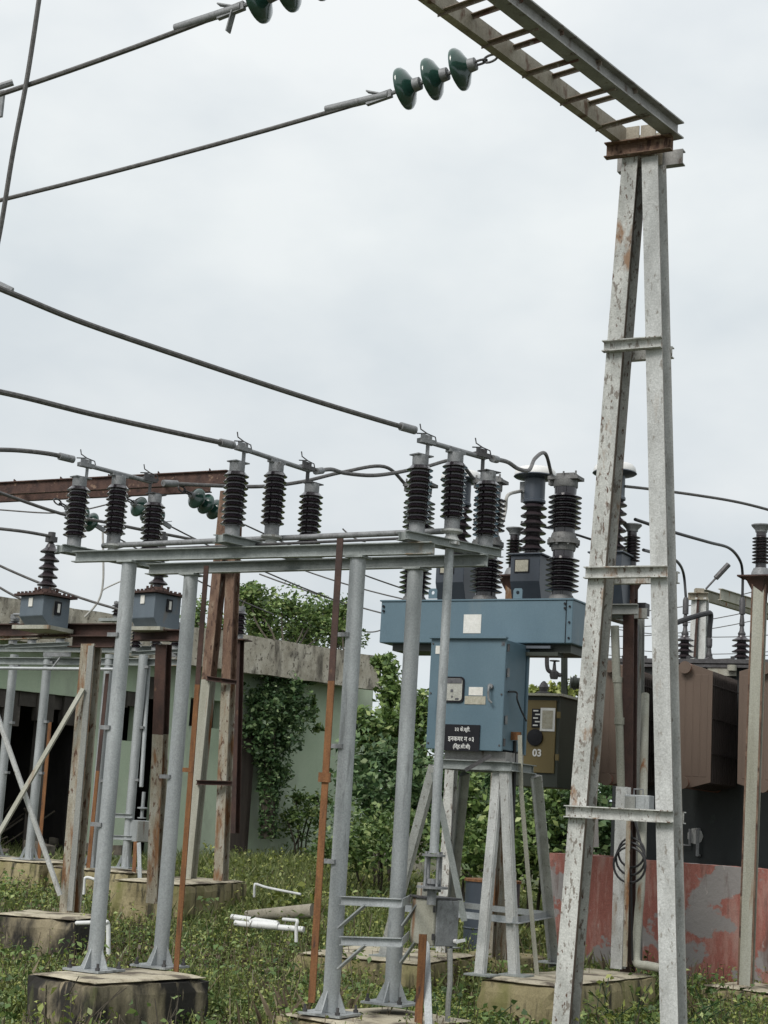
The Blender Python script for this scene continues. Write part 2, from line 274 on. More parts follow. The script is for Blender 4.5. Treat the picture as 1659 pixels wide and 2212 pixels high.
# ================================================================ ground
def build_ground():
    xs = np.concatenate([np.linspace(-300, -14, 12), np.linspace(-12, 12, 97), np.linspace(14, 300, 12)])
    ys = np.concatenate([np.linspace(-30, 6, 8), np.linspace(6.5, 34, 111), np.linspace(38, 700, 16)])
    vs = []; fs = []; nx = len(xs)
    for y in ys:
        for x in xs:
            z = zg(x, y)
            if abs(x) < 13 and 6 < y < 35: z += .05 * mnoise.noise(V((x * .8, y * .8, 0))) + .02 * mnoise.noise(V((x * 3, y * 3, 4)))
            vs.append((x, y, z))
    for j in range(len(ys) - 1):
        for i in range(nx - 1): fs.append((j * nx + i, j * nx + i + 1, (j + 1) * nx + i + 1, (j + 1) * nx + i))
    m = MB(); m.add(vs, fs, True); g = m.build('ground', M['soil']); tag(g, kind='structure')
build_ground()
# ================================================================ plinths
def rough_box(c, X, Y, sx, sy, sz, amp, seed, cell=.07):
    "a block whose faces and edges are uneven"
    bm = bmesh.new(); n = [max(2, int(s_ / cell)) for s_ in (sx, sy, sz)]; vs = {}
    def vert(i, j, k):
        if (i, j, k) not in vs:
            u, v_, w_ = i / n[0] - .5, j / n[1] - .5, k / n[2] - .5
            p = V((c[0], c[1], c[2])) + X * (u * sx) + Y * (v_ * sy) + Z * (w_ * sz)
            q = V((u * sx * 3 + seed, v_ * sy * 3, w_ * sz * 3)); d = V((mnoise.noise(q * 2), mnoise.noise(q * 2 + V((9, 0, 0))), mnoise.noise(q * 2 + V((0, 9, 0))))) * amp
            ed = sum((i in (0, n[0]), j in (0, n[1]), k in (0, n[2])))
            if ed > 1: d -= (X * u + Y * v_ + Z * w_) * (.016 + .05 * max(0, mnoise.noise(q * 5)))
            vs[(i, j, k)] = bm.verts.new(p + d)
        return vs[(i, j, k)]
    for a, b, e in ((0, 1, 2), (1, 2, 0), (2, 0, 1)):
        for s_ in (0, n[e]):
            for x in range(n[a]):
                for y in range(n[b]):
                    q = []
                    for dx, dy in ((0, 0), (1, 0), (1, 1), (0, 1)):
                        t = [0, 0, 0]; t[a] = x + dx; t[b] = y + dy; t[e] = s_; q.append(vert(*t))
                    bm.faces.new(q if s_ else q[::-1])
    m = MB(); idx = {v_: k for k, v_ in enumerate(bm.verts)}; m.add([v_.co.copy() for v_ in bm.verts], [tuple(idx[v_] for v_ in f.verts) for f in bm.faces]); bm.free(); return m
NPL = [0]
def plinth(c, X, Y, lx, ly, top, label, bottom=None, group='concrete plinths', mt='plinth'):
    "uneven concrete block with a thin cement screed on top"
    c = V(c); g = zg(c.x, c.y) - .25 if bottom is None else bottom; NPL[0] += 7.3
    r = thing('concrete_plinth', (c.x, c.y, g), label, 'plinth', group)
    rough_box((c.x, c.y, (g + top - .022) / 2), X, Y, lx, ly, top - .022 - g, .016, NPL[0]).build('block', M[mt], r)
    rough_box((c.x, c.y, top - .012), X, Y, lx - .035, ly - .035, .026, .004, NPL[0] + 3, .06).build('cement_top', M['plinth_top'], r)
    return r
# ================================================================ foreground isolator frame
ZT = 3.265                                    # pole tops
def pole_at(b, t, Y): T = atz(*t, ZT); return at(*b, T.y)
P1 = pole_at((203, 2098), (277, 1215), 0); P2 = pole_at((345, 2090), (418, 1243), 0)
P3 = pole_at((713, 2193), (770, 1205), 0); P4 = pole_at((846, 2170), (897, 1230), 0)
fA = ((P3 - P1) + (P4 - P2)); fA.z = 0; fA.normalize(); fB = ((P2 - P1) + (P4 - P3)); fB.z = 0; fB.normalize(); fN = V((-fA.y, fA.x, 0))
fr = thing('isolator_structure', ((P1 + P4) / 2).xy.to_3d(), 'galvanised four-pole frame of pipe legs and two long beams carrying the three isolators in front', 'isolator frame')
def pipe_pole(P, top, r, parent, holes=True, plate=.15):
    m = MB(); m.lathe((P.x, P.y, P.z + .02), [(r, 0), (r, top - P.z - .02)], 24)
    o = m.build('pole', M['galv'], parent)
    f = MB(); f.box((P.x, P.y, P.z + .012), plate * 2, plate * 2, .014, fA, fN)
    for k in range(4):
        d = (fA if k % 2 else fN) * (1 if k < 2 else -1); s = Z.cross(d)
        q = V((P.x, P.y, P.z + .02)); a = q + d * (r * .8); b = q + d * (r + .062)
        f.add([a - s * .004, b - s * .004, a + Z * .15 - s * .004, a + s * .004, b + s * .004, a + Z * .15 + s * .004], [(0, 1, 2), (3, 5, 4), (0, 3, 4, 1), (1, 4, 5, 2), (2, 5, 3, 0)])
    f.build('base_plate', M['galv'], o)
    for a in (-1, 1):
        for b in (-1, 1): q = P + fA * (a * plate * .78) + fN * (b * plate * .78); MB().lathe((q.x, q.y, P.z + .015), [(.016, 0), (.016, .022), (.009, .023), (.009, .05)], 6).build('anchor_bolt', M['dark_metal'], o)
    c = MB(); c.box((P.x, P.y, top + .002), r * 2.5, r * 2.5, .014, fA, fN)
    c.build('top_plate', M['galv_beam'], o); return o
for P in (P1, P2, P3, P4): pipe_pole(P, ZT, .053, fr)
zb_ = ZT + .012
def fbeam(a, b, pa, pb, parent):
    m = MB(); c0 = V((a.x, a.y, zb_ + .04)) ; c1 = V((b.x, b.y, zb_ + .04))
    m.sweep(c0, c1, chan(.055, .08, .007), -fN); return m.build('beam', M['galv_beam'], parent)
F1 = atp(159, 1207, P1, fA); F2 = atp(935, 1190, P3, fA); fbeam(V((F1.x, F1.y, 0)), V((F2.x, F2.y, 0)), 0, 0, fr)
R1 = atp(318, 1232, P2, fA); R2 = atp(1050, 1215, P4, fA); fbeam(V((R1.x, R1.y, 0)), V((R2.x, R2.y, 0)), 0, 0, fr)
zr = ZT + .10                                 # underside of the cross channels
# small strip clamps on the poles
for (P, ys) in ((P1, (1373, 1573, 1782)), (P3, (1373, 1595, 1824)), (P2, (1672,)), ):
    for y in ys:
        q = V((P.x, P.y, 0)); z_ = atp(203 + (2098 - y) * .085, y, P, fA).z
        m = MB(); m.box((P.x - fA.x * .045 - fN.x * .05, P.y - fA.y * .045 - fN.y * .05, z_), .09, .035, .028, fA, fN); m.build('strip_clamp', M['zinc'], fr)
# ---- the three isolators
ZI = ZT + .155                                # insulator feet
rows = [((159, 1181), (335.2, 1068.7)), ((501, 1159), (674.4, 1045.7)), ((899.7, 1152.6), (1055, 1020))]
HI = .515
def post_insulator(parent, P, h=HI, rs=.088, rc=.060, n=9, caps='zinc', name='insulator', rt=.052):
    P = V(P); m = MB(); m.lathe(P, sheds(n, rc, rs, h * .735, h * .135), 22); o = m.build(name, M['porcelain'], parent)
    c = MB(); c.lathe(P, [(rt * 1.05, 0), (rt, .01), (rt, h * .14)], 18); c.build('metal_foot', M['zinc'], o)
    c = MB(); c.lathe(P, [(rt, h * .86), (rt * 1.03, h * .9), (rt * 1.03, h)], 18)
    for a in (-.5, .5): c.lathe(P + V((a * rt, -a * rt * .4, h)), [(.011, 0), (.011, .012)], 6)
    c.build('metal_cap', M['zinc'], o); return o
iso_lab = ['grey isolator with three ribbed brown insulators, nearest the left end of the front frame',
           'grey isolator with three ribbed brown insulators, middle one on the front frame',
           'grey isolator with three ribbed brown insulators, at the right end beside the blue tank']
ISO = []
for k, (b1, t3) in enumerate(rows):
    I1 = atz(*b1, ZI); I3 = atz(*t3, ZI + HI); I3.z = ZI; d = (I3 - I1).normalized(); s = V((-d.y, d.x, 0)); L_ = (I3 - I1).length
    I2 = I1.lerp(I3, .5); r = thing('isolator', I1, iso_lab[k], 'isolator', 'isolators on the front frame')
    ISO.append((I1, I2, I3, d, s))
    m = MB()
    for q in (-1, 1):
        c0 = I1 - d * .12 + s * (q * .045); c1 = I3 + d * .12 + s * (q * .045)
        m.sweep(V((c0.x, c0.y, ZI - .03)), V((c1.x, c1.y, ZI - .03)), chan(.03, .055, .005), s * q)
    for q in (I1, I3): m.box((q.x, q.y, ZI - .004), .14, .13, .008, d, s)
    c = I1 - d * .10; m.box((c.x, c.y, ZI - .03), .004, .06, .05, d, s)
    m.build('base_channel', M['galv_beam'], r)
    post_insulator(r, I1); post_insulator(r, I3)
    dz = .075
    mid = post_insulator(r, I2 + Z * dz, rs=.085)
    m = MB(); m.lathe(I2 + Z * -.03, [(.06, 0), (.06, .03), (.045, .05), (.035, .07), (.075, .085), (.075, .10), (.03, .105)], 16); m.build('bearing', M['white_paint'], r)
    zt = ZI + HI
    # blade with a contact and an arcing horn at each end
    zbl = zt + .095
    E1 = I1 + d * .05; E3 = I3 - d * .04
    m = MB(); m.tube([V((E1.x, E1.y, zbl + .012)), V((E3.x, E3.y, zbl - .004))], .017, 10)
    m.box(V((I2.x, I2.y, zbl - .012)), .14, .05, .02, d, s)
    m.build('blade', M['zinc'], r)
    for j, (P, sg) in enumerate(((I1, -1), (I3, 1))):
        m = MB(); q = P - d * (sg * -.045)
        q = P - d * sg * .055
        if j == 0: q = P + d * .055
        m.bar(V((P.x, P.y, zt + .004)) - d * .06, V((P.x, P.y, zt + .004)) + d * .075, .09, .008, s)
        m.bar(V((q.x, q.y, zt)), V((q.x, q.y, zbl + .05)), .03, .008, s)
        m.bar(V((q.x, q.y, zbl + .01)) - d * .075, V((q.x, q.y, zbl + .01)) + d * .05, .05, .03, s)
        m.bar(V((q.x, q.y, zbl + .03)) - d * .06, V((q.x, q.y, zbl + .03)) + d * .03, .012, .05, s)
        cn = m.build('contact', M['dark_metal'] if j else M['zinc'], r)
        h = MB(); g = V((q.x, q.y, zbl + .05))
        h.tube([g - d * .10, g - d * .01 + Z * .015, g + d * .06 + Z * .005, g + d * .075 - Z * .035], .0045, 6)
        h.tube([g - d * .01 + Z * .015, g - d * .05 + Z * .04 + s * .02, g - d * .06 + Z * .075 + s * .02], .0045, 6)
        h.build('arcing_horn', M['dark_metal'], cn)
# linkage rods that turn the three middle insulators
zl = ZI + .065
I2a, I2c = ISO[0][1], ISO[2][1]; dd = (I2c - I2a).normalized()
m = MB(); m.tube([V((I2a.x, I2a.y, zl)) - dd * .10, V((I2c.x, I2c.y, zl)) - dd * .06], .020, 12); tag(m.build('linkage_pipe', M['zinc']), 'long grey linkage pipe running across the front isolators above the frame', 'linkage rod')
a = ISO[0][0] + fA * .02; b = ISO[2][0] - fA * .05
m = MB(); m.tube([V((a.x, a.y, ZI - .025)) + d * .10, V((b.x, b.y, ZI - .025)) + d * .02], .010, 8); tag(m.build('linkage_rod', M['dark_metal']), 'thin dark linkage rod below the long grey pipe on the front frame', 'linkage rod')
# plinths under the frame
fX = fA; fY = fN
def corner_plinth(px, top, label, X=fA, Y=None, bottom=None, mt='plinth'):
    "block from three pixels of its top edge: left, near and right corner"
    Pl, Pn, Pr = (atz(*q, top) for q in px); X = (Pr - Pn).normalized(); Y0 = (Pl - Pn); Yv = V((-X.y, X.x, 0))
    ly = max(.3, Y0.dot(Yv)); lx = (Pr - Pn).length
    c = Pn + X * lx / 2 + Yv * ly / 2
    return plinth((c.x, c.y, 0), X, Yv, lx, ly, top, label, bottom, mt=mt)
corner_plinth(((70, 2098), (206, 2122), (457, 2108)), P1.z, 'black-stained plinth under the two left pipe poles of the front frame', mt='plinth_dark')
c = (P3 + P4) / 2
plinth((c.x + .10, c.y - .02, 0), fB, V((-fB.y, fB.x, 0)), 1.05, .78, min(P3.z, P4.z) - .005, 'low mossy plinth half hidden in weeds under the two right front pipe poles')
# operating shaft and box of the isolator
S_t = atp(972, 1212, ISO[2][1], A); S_b = at(937, 1850, S_t.y)
sh = thing('operating_shaft', (S_b.x, S_b.y, S_b.z), 'slim grey pipe shaft hanging in front of the blue cabinet down to the control box', 'operating shaft')
m = MB(); m.tube([V((S_b.x, S_b.y, ZT + .10)), V((S_b.x, S_b.y, S_b.z + .02))], .030, 14); m.build('pipe', M['galv'], sh)
m = MB(); zz = S_b.z
m.lathe((S_b.x, S_b.y, zz), [(.075, 0), (.075, .014)], 14); m.lathe((S_b.x, S_b.y, zz - .20), [(.10, 0), (.10, .014)], 14)
for k in range(4): a_ = k * math.pi / 2 + .5; m.tube([(S_b.x + .055 * math.cos(a_), S_b.y + .055 * math.sin(a_), zz - .22), (S_b.x + .055 * math.cos(a_), S_b.y + .055 * math.sin(a_), zz + .03)], .010, 6)
m.lathe((S_b.x, S_b.y, zz - .30), [(.03, 0), (.03, .12), (.045, .13), (.045, .16)], 12); m.build('coupling', M['zinc'], sh)
# control box with two faces seen, carried by bracket arms off the poles
CBn = at(938, 1944, 10.75)                      # near top corner
cb = thing('control_box', (CBn.x, CBn.y, at(938, 2044, 10.75).z), 'small grey steel control box with a rusty strip down its edge, below the operating shaft', 'control box')
hl = CBn.z - at(934, 2044, 10.75).z
cbX = V((math.cos(math.radians(32)), math.sin(math.radians(32)), 0)); cbL = V((-cbX.y, cbX.x, 0))
wl = .26; wr = .19
c = CBn + cbX * wr / 2 + cbL * wl / 2 - Z * hl / 2
m = MB(); m.box(c, wr, wl, hl, cbX, cbL); m.build('case', M['pale_col'], cb, .006)
m = MB(); m.box(CBn - cbL * .009 + cbX * (wr / 2 + .006) - Z * hl / 2, wr - .02, .014, hl + .0, cbX, cbL); dr_ = m.build('door', M['zinc'], cb, .005)
for z_ in (.2, .8): MB().tube([CBn - cbL * .012 - cbX * .003 - Z * (hl * z_ - .02), CBn - cbL * .012 - cbX * .003 - Z * (hl * z_ + .02)], .010, 6).build('hinge', M['dark_metal'], dr_)
m = MB(); q = CBn - cbL * .02 + cbX * (wr - .03) - Z * (hl * .88); m.tube([q, q - cbL * .03], .014, 8); m.bar(q - cbL * .025, q - cbL * .03 + cbX * .06 + Z * .01, .018, .012, Z); m.build('latch_handle', M['pvc'], dr_)
m = MB(); m.box(c + Z * (hl / 2 + .008), wr + .03, wl + .03, .012, cbX, cbL); m.build('lid', M['dark_metal'], cb)
m = MB(); q = c + cbL * .10 + Z * (hl / 2); m.box(q + Z * .05 - cbX * .03, .06, .05, .09, cbX, cbL); m.build('pipe_stub', M['pale_col'], cb)
br = []
for y0, y1 in ((1945, 1945), (2032, 2030)):
    Q0 = atp(735, y0, P3 - fN * .06, fA); Q1 = atp(868, y1 + 6, P3 - fN * .06, fA)
    m = MB(); m.sweep(Q0, Q1, chan(.03, .055, .006), -fN)
    q = V((P4.x, P4.y, Q1.z)); m.bar(Q1, q + (q - V((P3.x, P3.y, Q1.z))).normalized() * .16 - fN * .06, .05, .006, Z)
    q2 = Q0 - Z * .17 ; m.bar(V((q2.x, q2.y, q2.z)) , Q0.lerp(Q1, .42) - Z * .02, .05, .010, fN)
    q3 = V((P4.x, P4.y, Q1.z - .17)) + fA * .06 - fN * .02; m.bar(q3, V((P4.x, P4.y, Q1.z - .03)) + fA * .16 - fN * .02, .045, .010, fN)
    m.build('bracket_arm', M['galv'], fr)
# rusty earth strips
def strip(name, top, bot, Yt, Yb, wd, label, m_top=None, split=None, th=.008, g='earth strips'):
    a = at(*top, Yt); b = at(*bot, Yb); r = thing(name, (b.x, b.y, b.z), label, 'earth strip', g)
    if split is None: MB().bar(a, b, wd, th, A).build('strip', M['rust_strip'], r)
    else:
        c = a.lerp(b, split); MB().bar(a, c, wd, th, A).build('upper_strip', M['rust_dark'], r); MB().bar(c, b, wd + .001, th + .001, A).build('lower_strip', M['rust_strip'], r)
    return r, a, b
r, a, b = strip('earth_strip', (735, 1163), (673, 2166), 10.55, 10.45, .046, 'tall rusty flat strip standing just left of the third pipe pole, dark at its top', split=.32)
m = MB(); m.box(a.lerp(b, .53) - AP * .012, .085, .012, .06, A, AP); m.build('lap_joint', M['rust_strip'], r)
r, a, b = strip('earth_strip', (446, 1222), (380, 2100), 11.75, 11.85, .040, 'rusty flat strip just right of the second pipe pole, ending on the black-stained plinth', split=.30)
m = MB(); m.bar(a.lerp(b, .512) - A * .07, a.lerp(b, .512) + A * .02, .03, .012, Z); m.build('tie_lug', M['rust_strip'], r)
r, a, b = strip('earth_strip', (914, 2018), (902, 2245), 10.66, 10.6, .052, 'short rusty strip running down from the lower edge of the grey control box', th=.01)
r, a, b = strip('earth_strip', (920, 2034), (927, 2240), 10.8, 10.5, .05, 'pale galvanised strip beside the rusty one under the control box', th=.008)
r.children[0].data.materials[0] = M['galv']
cab = at(972, 2050, 10.8); m = MB(); m.tube(spline([cab, at(972, 2120, 10.8), at(968, 2170, 10.8), at(966, 2240, 10.8)]), .017, 8); tag(m.build('armoured_cable', M['grey_col']), 'mottled grey cable dropping from the bottom of the control box', 'cable')
# ================================================================ gantry
ga = thing('gantry', at(1320, 2260, 10.4).xy.to_3d(), 'tall white rust-flecked A-frame gantry with a ladder-like beam running overhead', 'gantry')
YL, YR = 10.60, 10.28; YtL, YtR = 10.47, 10.41
def leg_pts(bpx, tpx, Yb, Yt):
    b = at(*bpx, Yb); t = at(*tpx, Yt); dv = (b - t).normalized(); return b + dv * ((b.z - .05) / abs(dv.z)), t
lb, lt = leg_pts((1211, 2202), (1361, 338), YL, YtL); rb, rt_ = leg_pts((1445, 2202), (1403, 338), YR, YtR)
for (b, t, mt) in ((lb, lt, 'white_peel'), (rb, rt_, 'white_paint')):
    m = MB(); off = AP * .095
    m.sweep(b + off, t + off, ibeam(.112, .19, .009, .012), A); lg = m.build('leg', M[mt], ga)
    lg.data.materials.append(M['oxide_side'] if mt == 'white_peel' else M['dirt_shade_side'])
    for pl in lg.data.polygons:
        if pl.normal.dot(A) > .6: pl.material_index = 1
for k, (l, r_, y0) in enumerate((((1222, 1738), (1448, 1753), 24), ((1266, 1225), (1432, 1226), 24), ((1306, 741), (1420, 732), 24))):
    f = lambda z: lb.lerp(lt, (z - lb.z) / (lt.z - lb.z)); g = lambda z: rb.lerp(rt_, (z - rb.z) / (rt_.z - rb.z))
    zc_ = at(l[0], l[1] + 14, YL - .03).z
    for sd in (-1, 1):
        o1 = (-AP * .030) if sd < 0 else AP * .222
        p0 = f(zc_) + o1 - A * .072; p1 = g(zc_) + o1 + A * .062
        m = MB(); m.sweep(V((p0.x, p0.y, zc_)), V((p1.x, p1.y, zc_)), chan(.05, .075, .007), AP * sd); m.build('cross_channel', M['white_peel'], ga)
zc = lt.z + .046
for sd, o1 in ((-1, -AP * .035), (1, AP * .235)):
    p0 = lt + o1 - A * .165; p1 = rt_ + o1 + A * .165
    m = MB(); m.sweep(V((p0.x, p0.y, zc)), V((p1.x, p1.y, zc)), chan(.06, .105, .008), AP * sd); m.build('cap_channel', M['rust_leg'] if sd < 0 else M['grey_paint'], ga)
for t, o1 in ((lt, 0), (rt_, -.02)):
    m = MB(); q = t + AP * .095 + A * o1; m.sweep(V((q.x, q.y, zc - .06)), V((q.x, q.y, zc + .175)), ibeam(.105, .16, .009, .012), A); m.build('leg_head', M['beam_paint'], ga)
zbm = zc + .055
e1 = atz(1322, 306, zbm); e1b = atz(903, 0, zbm); e2 = atz(1412, 281, zbm); e2b = atz(1046, 0, zbm)
d1 = (e1b - e1).normalized(); d2 = (e2b - e2).normalized(); gB = (d1 + d2).normalized(); gS = V((-gB.y, gB.x, 0))
if gS.x < 0: gS = -gS
c1 = e1 + gS * .03; c2 = e2 + gS * .06
hb = .118
l1 = c1 - gB * .35; l1b = c1 + gB * 6.2; l2 = c2 - gB * .22; l2b = c2 + gB * 6.2
m = MB(); m.sweep(l1 + Z * hb / 2, l1b + Z * hb / 2, chan(.06, hb, .008), -gS); m.build('beam', M['beam_paint'], ga)
m = MB(); m.sweep(l2 + Z * hb / 2, l2b + Z * hb / 2, ibeam(.10, hb, .008, .010), gS); m.build('beam', M['grey_paint'], ga)
for t in np.arange(.22, 6.0, .46):
    for hh in (.012, hb - .012):
        m = MB(); a = c1 + gB * (t + (.18 if hh > .05 else 0)); b = c2 + gB * (t + (.18 if hh > .05 else 0)); m.sweep(a + Z * hh - gS * .03, b + Z * hh + gS * .03, ang(.030, .026, .005), gB); m.build('lacing_bar', M['oxide_side'], ga)
# ================================================================ strain insulator strings on the gantry
def string(att, dirv, n, rd, pitch, chain, label, group, mname='green_glaze', r=None):
    att = V(att); ax = dirv.normalized(); r = thing('insulator_string', att, label, 'insulator string', group)
    q = att.copy(); m = MB(); side = ax.cross(Z).normalized(); L_ = chain / 2.2
    for k in range(2):
        c = att + ax * (L_ * (k * .95 + .5)); s_ = side if k else ax.cross(side)
        m.tube([c + ax * (math.cos(t) * L_ * .62) + s_ * (math.sin(t) * L_ * .3) for t in np.linspace(0, 2 * math.pi, 15)], L_ * .10, 6, False)
    m.build('shackle_chain', M['dark_metal'], r)
    s0 = att + ax * chain
    for k in range(n):
        b = s0 + ax * (pitch * k)
        k_ = rd / .13; m = MB(); m.lathe(b, [(rd * .3, .01), (rd * .5, .026 * k_), (rd * .85, .050 * k_), (rd * .98, .068 * k_), (rd, .080 * k_), (rd * .98, .090 * k_), (rd * .86, .084 * k_), (rd * .80, .100 * k_), (rd * .62, .082 * k_), (rd * .55, .100 * k_), (rd * .25, .09 * k_)], 28, ax); dsc = m.build('disc', M[mname], r)
        m = MB(); m.lathe(b, [(rd * .16, -.035 * rd / .13), (rd * .30, -.03 * rd / .13), (rd * .33, .02 * rd / .13), (rd * .36, .04 * rd / .13), (rd * .2, .045 * rd / .13)], 16, ax)
        m.tube([b + ax * (.08 * rd / .13), b + ax * pitch], rd * .10, 8); m.build('cap', M['zinc'], dsc)
    e_ = s0 + ax * (pitch * n)
    m = MB(); m.bar(e_ - ax * .02, e_ + ax * .16, .05, .03, Z); m.bar(e_ + ax * .02, e_ + ax * .16 + Z * .07, .04, .008, side); m.build('clamp', M['zinc'], r)
    return e_ + ax * .10
zst = zbm + .01
q1 = atz(1072, 122, zst); nA = V((-math.cos(AA), math.sin(AA), 0))
t1 = atp(830, 207, q1, nA); v1 = (t1 - q1)
w1 = string(q1, v1, 3, .135, .19, .17, 'green disc insulator string chained to the gantry beam, wholly in view', 'insulator strings on the near gantry')
fw = t1 + v1.normalized() * .02
e1_ = atp(0, 405, q1, nA)
L1d = (e1_ - t1)
m = MB(); m.tube([t1 - L1d.normalized() * .03, t1 + L1d.normalized() * .42], .026, 10); 
pts = [t1 + L1d * (i / 16 * 2.2) - Z * (.10 * 4 * (i / 16) * (1 - i / 16)) for i in range(17)]
c_ = tag(MB().tube(pts, .0155, 8).build('conductor', M['alu']), 'grey conductor running left from the green disc string in view on the gantry', 'conductor', 'overhead conductors')
m.build('compression_sleeve', M['zinc'], c_)
# the second string, mostly above the frame
t2 = None
q2 = atz(1072, 122, zst); q2 = q2 + gB * ((atz(792, -92, zst) - q2).dot(gB)); q2 = V((q2.x, q2.y, zst))
t2 = atp(512, 18, q2, nA); v2 = t2 - q2
string(q2, v2, 3, .135, .19, max(.17, v2.length - .60), 'green disc insulator string cut off by the top of the picture', 'insulator strings on the near gantry')
e2_ = atp(0, 185, q2, nA); L2d = e2_ - t2
pts = [t2 + L2d * (i / 16 * 2.2) - Z * (.06 * 4 * (i / 16) * (1 - i / 16)) for i in range(17)]
c_ = tag(MB().tube(pts, .0155, 8).build('conductor', M['alu']), 'grey conductor crossing the top left corner from the cut-off green string', 'conductor', 'overhead conductors')
m = MB(); m.tube([t2 - L2d.normalized() * .03, t2 + L2d.normalized() * .42], .026, 10); m.build('compression_sleeve', M['zinc'], c_)
m = MB(); q = t2 + L2d.normalized() * .02; m.bar(q, q - Z * .13 + L2d.normalized() * .03, .045, .008, nA.cross(Z)); m.build('clamp_plate', M['zinc'], c_)
# droppers that come down to the isolators
def dropper(pxs, P0, dr, label, r=.0175, clamp=True, slack=None):
    pts = [atp(*q, P0, dr) for q in pxs]; o = wire('conductor', spline(pts, 8), r, label, group='conductors to the front isolators')
    if clamp:
        a = pts[-1]; dv = (pts[-2] - pts[-1]).normalized(); m = MB(); m.tube([a + dv * .005, a + dv * .13], .028, 10); m.build('clamp_sleeve', M['zinc'], o)
    return o
for (I1, I2, I3, d, s), pxs, lb_ in ((ISO[2], ((-40, 607), (40, 640), (180, 697), (400, 773), (650, 856), (820, 908), (898, 930)), 'thick grey conductor sagging down to the right isolator of the front frame'),
        (ISO[1], ((-40, 838), (60, 860), (200, 895), (380, 935), (505, 962)), 'thick grey conductor sagging down to the middle isolator of the front frame'),
        (ISO[0], ((-30, 971), (40, 973), (110, 981), (160, 993)), 'thick grey conductor reaching the left isolator of the front frame')):
    dropper(pxs, I1, d, lb_)
a = at(86, -20, 9.4)
wire('conductor', spline([at(90, -40, 9.2), at(60, 160, 9.3), at(28, 330, 9.4), at(0, 500, 9.5), at(-30, 640, 9.6)], 8), .015, 'steep grey jumper cable crossing the upper left corner almost upright')
m = MB(); p = at(1, 225, 10.5); m.box(p, .05, .02, .19, A, AP); m.tube([at(-10, 190, 10.5), at(28, 178, 10.5)], .024, 8); o = m.build('conductor_clamp', M['zinc']); tag(o, 'grey drilled clamp plate hanging at the left edge under the top conductor', 'clamp')
m = MB(); m.tube([at(-12, 612, 11.0), at(26, 630, 11.0)], .030, 8); tag(m.build('conductor_sleeve', M['zinc']), 'thick grey sleeve on the conductor at the left edge of the picture', 'sleeve')
# ================================================================ blue circuit breaker
bTR = at(1238, 1295, 13.3); bTL = atp(824, 1301, bTR, A); ztk = bTR.z; zbk = at(1238, 1390, 13.3).z
bk = thing('circuit_breaker', V((bTR.x, bTR.y, .44)), 'blue outdoor circuit breaker with three tall double insulators on a long tank above a cabinet', 'circuit breaker')
Lk = (V((bTR.x - bTL.x, bTR.y - bTL.y, 0))).length; dk = .50
kA = (V((bTR.x - bTL.x, bTR.y - bTL.y, 0))).normalized(); kN = V((-kA.y, kA.x, 0))
F0 = V((bTL.x, bTL.y, 0))
def kp(u, v, z): return F0 + kA * u + kN * v + Z * z
def face(m, P, X, w_, h, t, Yd=None):
    "thin plate standing on a face: P centre, X along, normal towards the viewer"
    m.box(P, w_, t, h, X, V((-X.y, X.x, 0)))
def rr_plate(P, X, w_, h, t, rad, n=6):
    "rounded upright plate"
    vs = []; N = V((X.y, -X.x, 0))
    for cx_, cz_, a0 in ((w_ / 2 - rad, h / 2 - rad, 0), (-w_ / 2 + rad, h / 2 - rad, 90), (-w_ / 2 + rad, -h / 2 + rad, 180), (w_ / 2 - rad, -h / 2 + rad, 270)):
        for k in range(n + 1): a_ = math.radians(a0 + 90 * k / n); vs.append((cx_ + rad * math.cos(a_), cz_ + rad * math.sin(a_)))
    k = len(vs); pts = [P + X * a_ + Z * b for a_, b in vs] + [P + N * t + X * a_ + Z * b for a_, b in vs]
    m = MB(); m.add(pts, [tuple(range(k)), tuple(range(2 * k - 1, k - 1, -1))] + [(i, i + k, (i + 1) % k + k, (i + 1) % k) for i in range(k)]); return m
m = MB(); m.box(kp(Lk / 2, dk / 2, (ztk + zbk) / 2), Lk, dk, ztk - zbk, kA, kN); tk = m.build('tank', M['blue'], bk, .008)
m = MB(); m.box(kp(Lk * .40 / 2 + .09, dk / 2 + .02, zbk - .03), Lk * .40, dk * .75, .06, kA, kN); m.box(kp(Lk * .80, dk / 2 + .02, zbk - .035), Lk * .36, dk * .75, .07, kA, kN)
m.box(kp(Lk * .78, dk / 2 - .17, zbk - .085), Lk * .30, .12, .03, kA, kN); m.build('tank_tray', M['dark_green'], bk)
m = MB(); q = atp(1154, 1398, bTR + kN * .03, kA); m.box(q, .29, .02, .022, kA, kN); m.build('tray_strip', M['ct_blue'], bk)
def plate_on(px0, py0, px1, py1, P0, X, mt, name, parent, t=.004, rad=0, off=.0):
    N = V((X.y, -X.x, 0)); a = atp(px0, py0, P0 + N * off, X); b = atp(px1, py1, P0 + N * off, X); c = (a + b) / 2
    w_ = abs((b - a).dot(X)); h = abs(b.z - a.z)
    if rad: m = rr_plate(c, X, w_, h, t, rad)
    else: m = MB(); m.box(c + N * t / 2, w_, t, h, X, N)
    return m.build(name, M[mt], parent), c, w_, h
plate_on(1002.7, 1327.5, 1038.4, 1368, bTR, kA, 'paper', 'paper_label', bk)
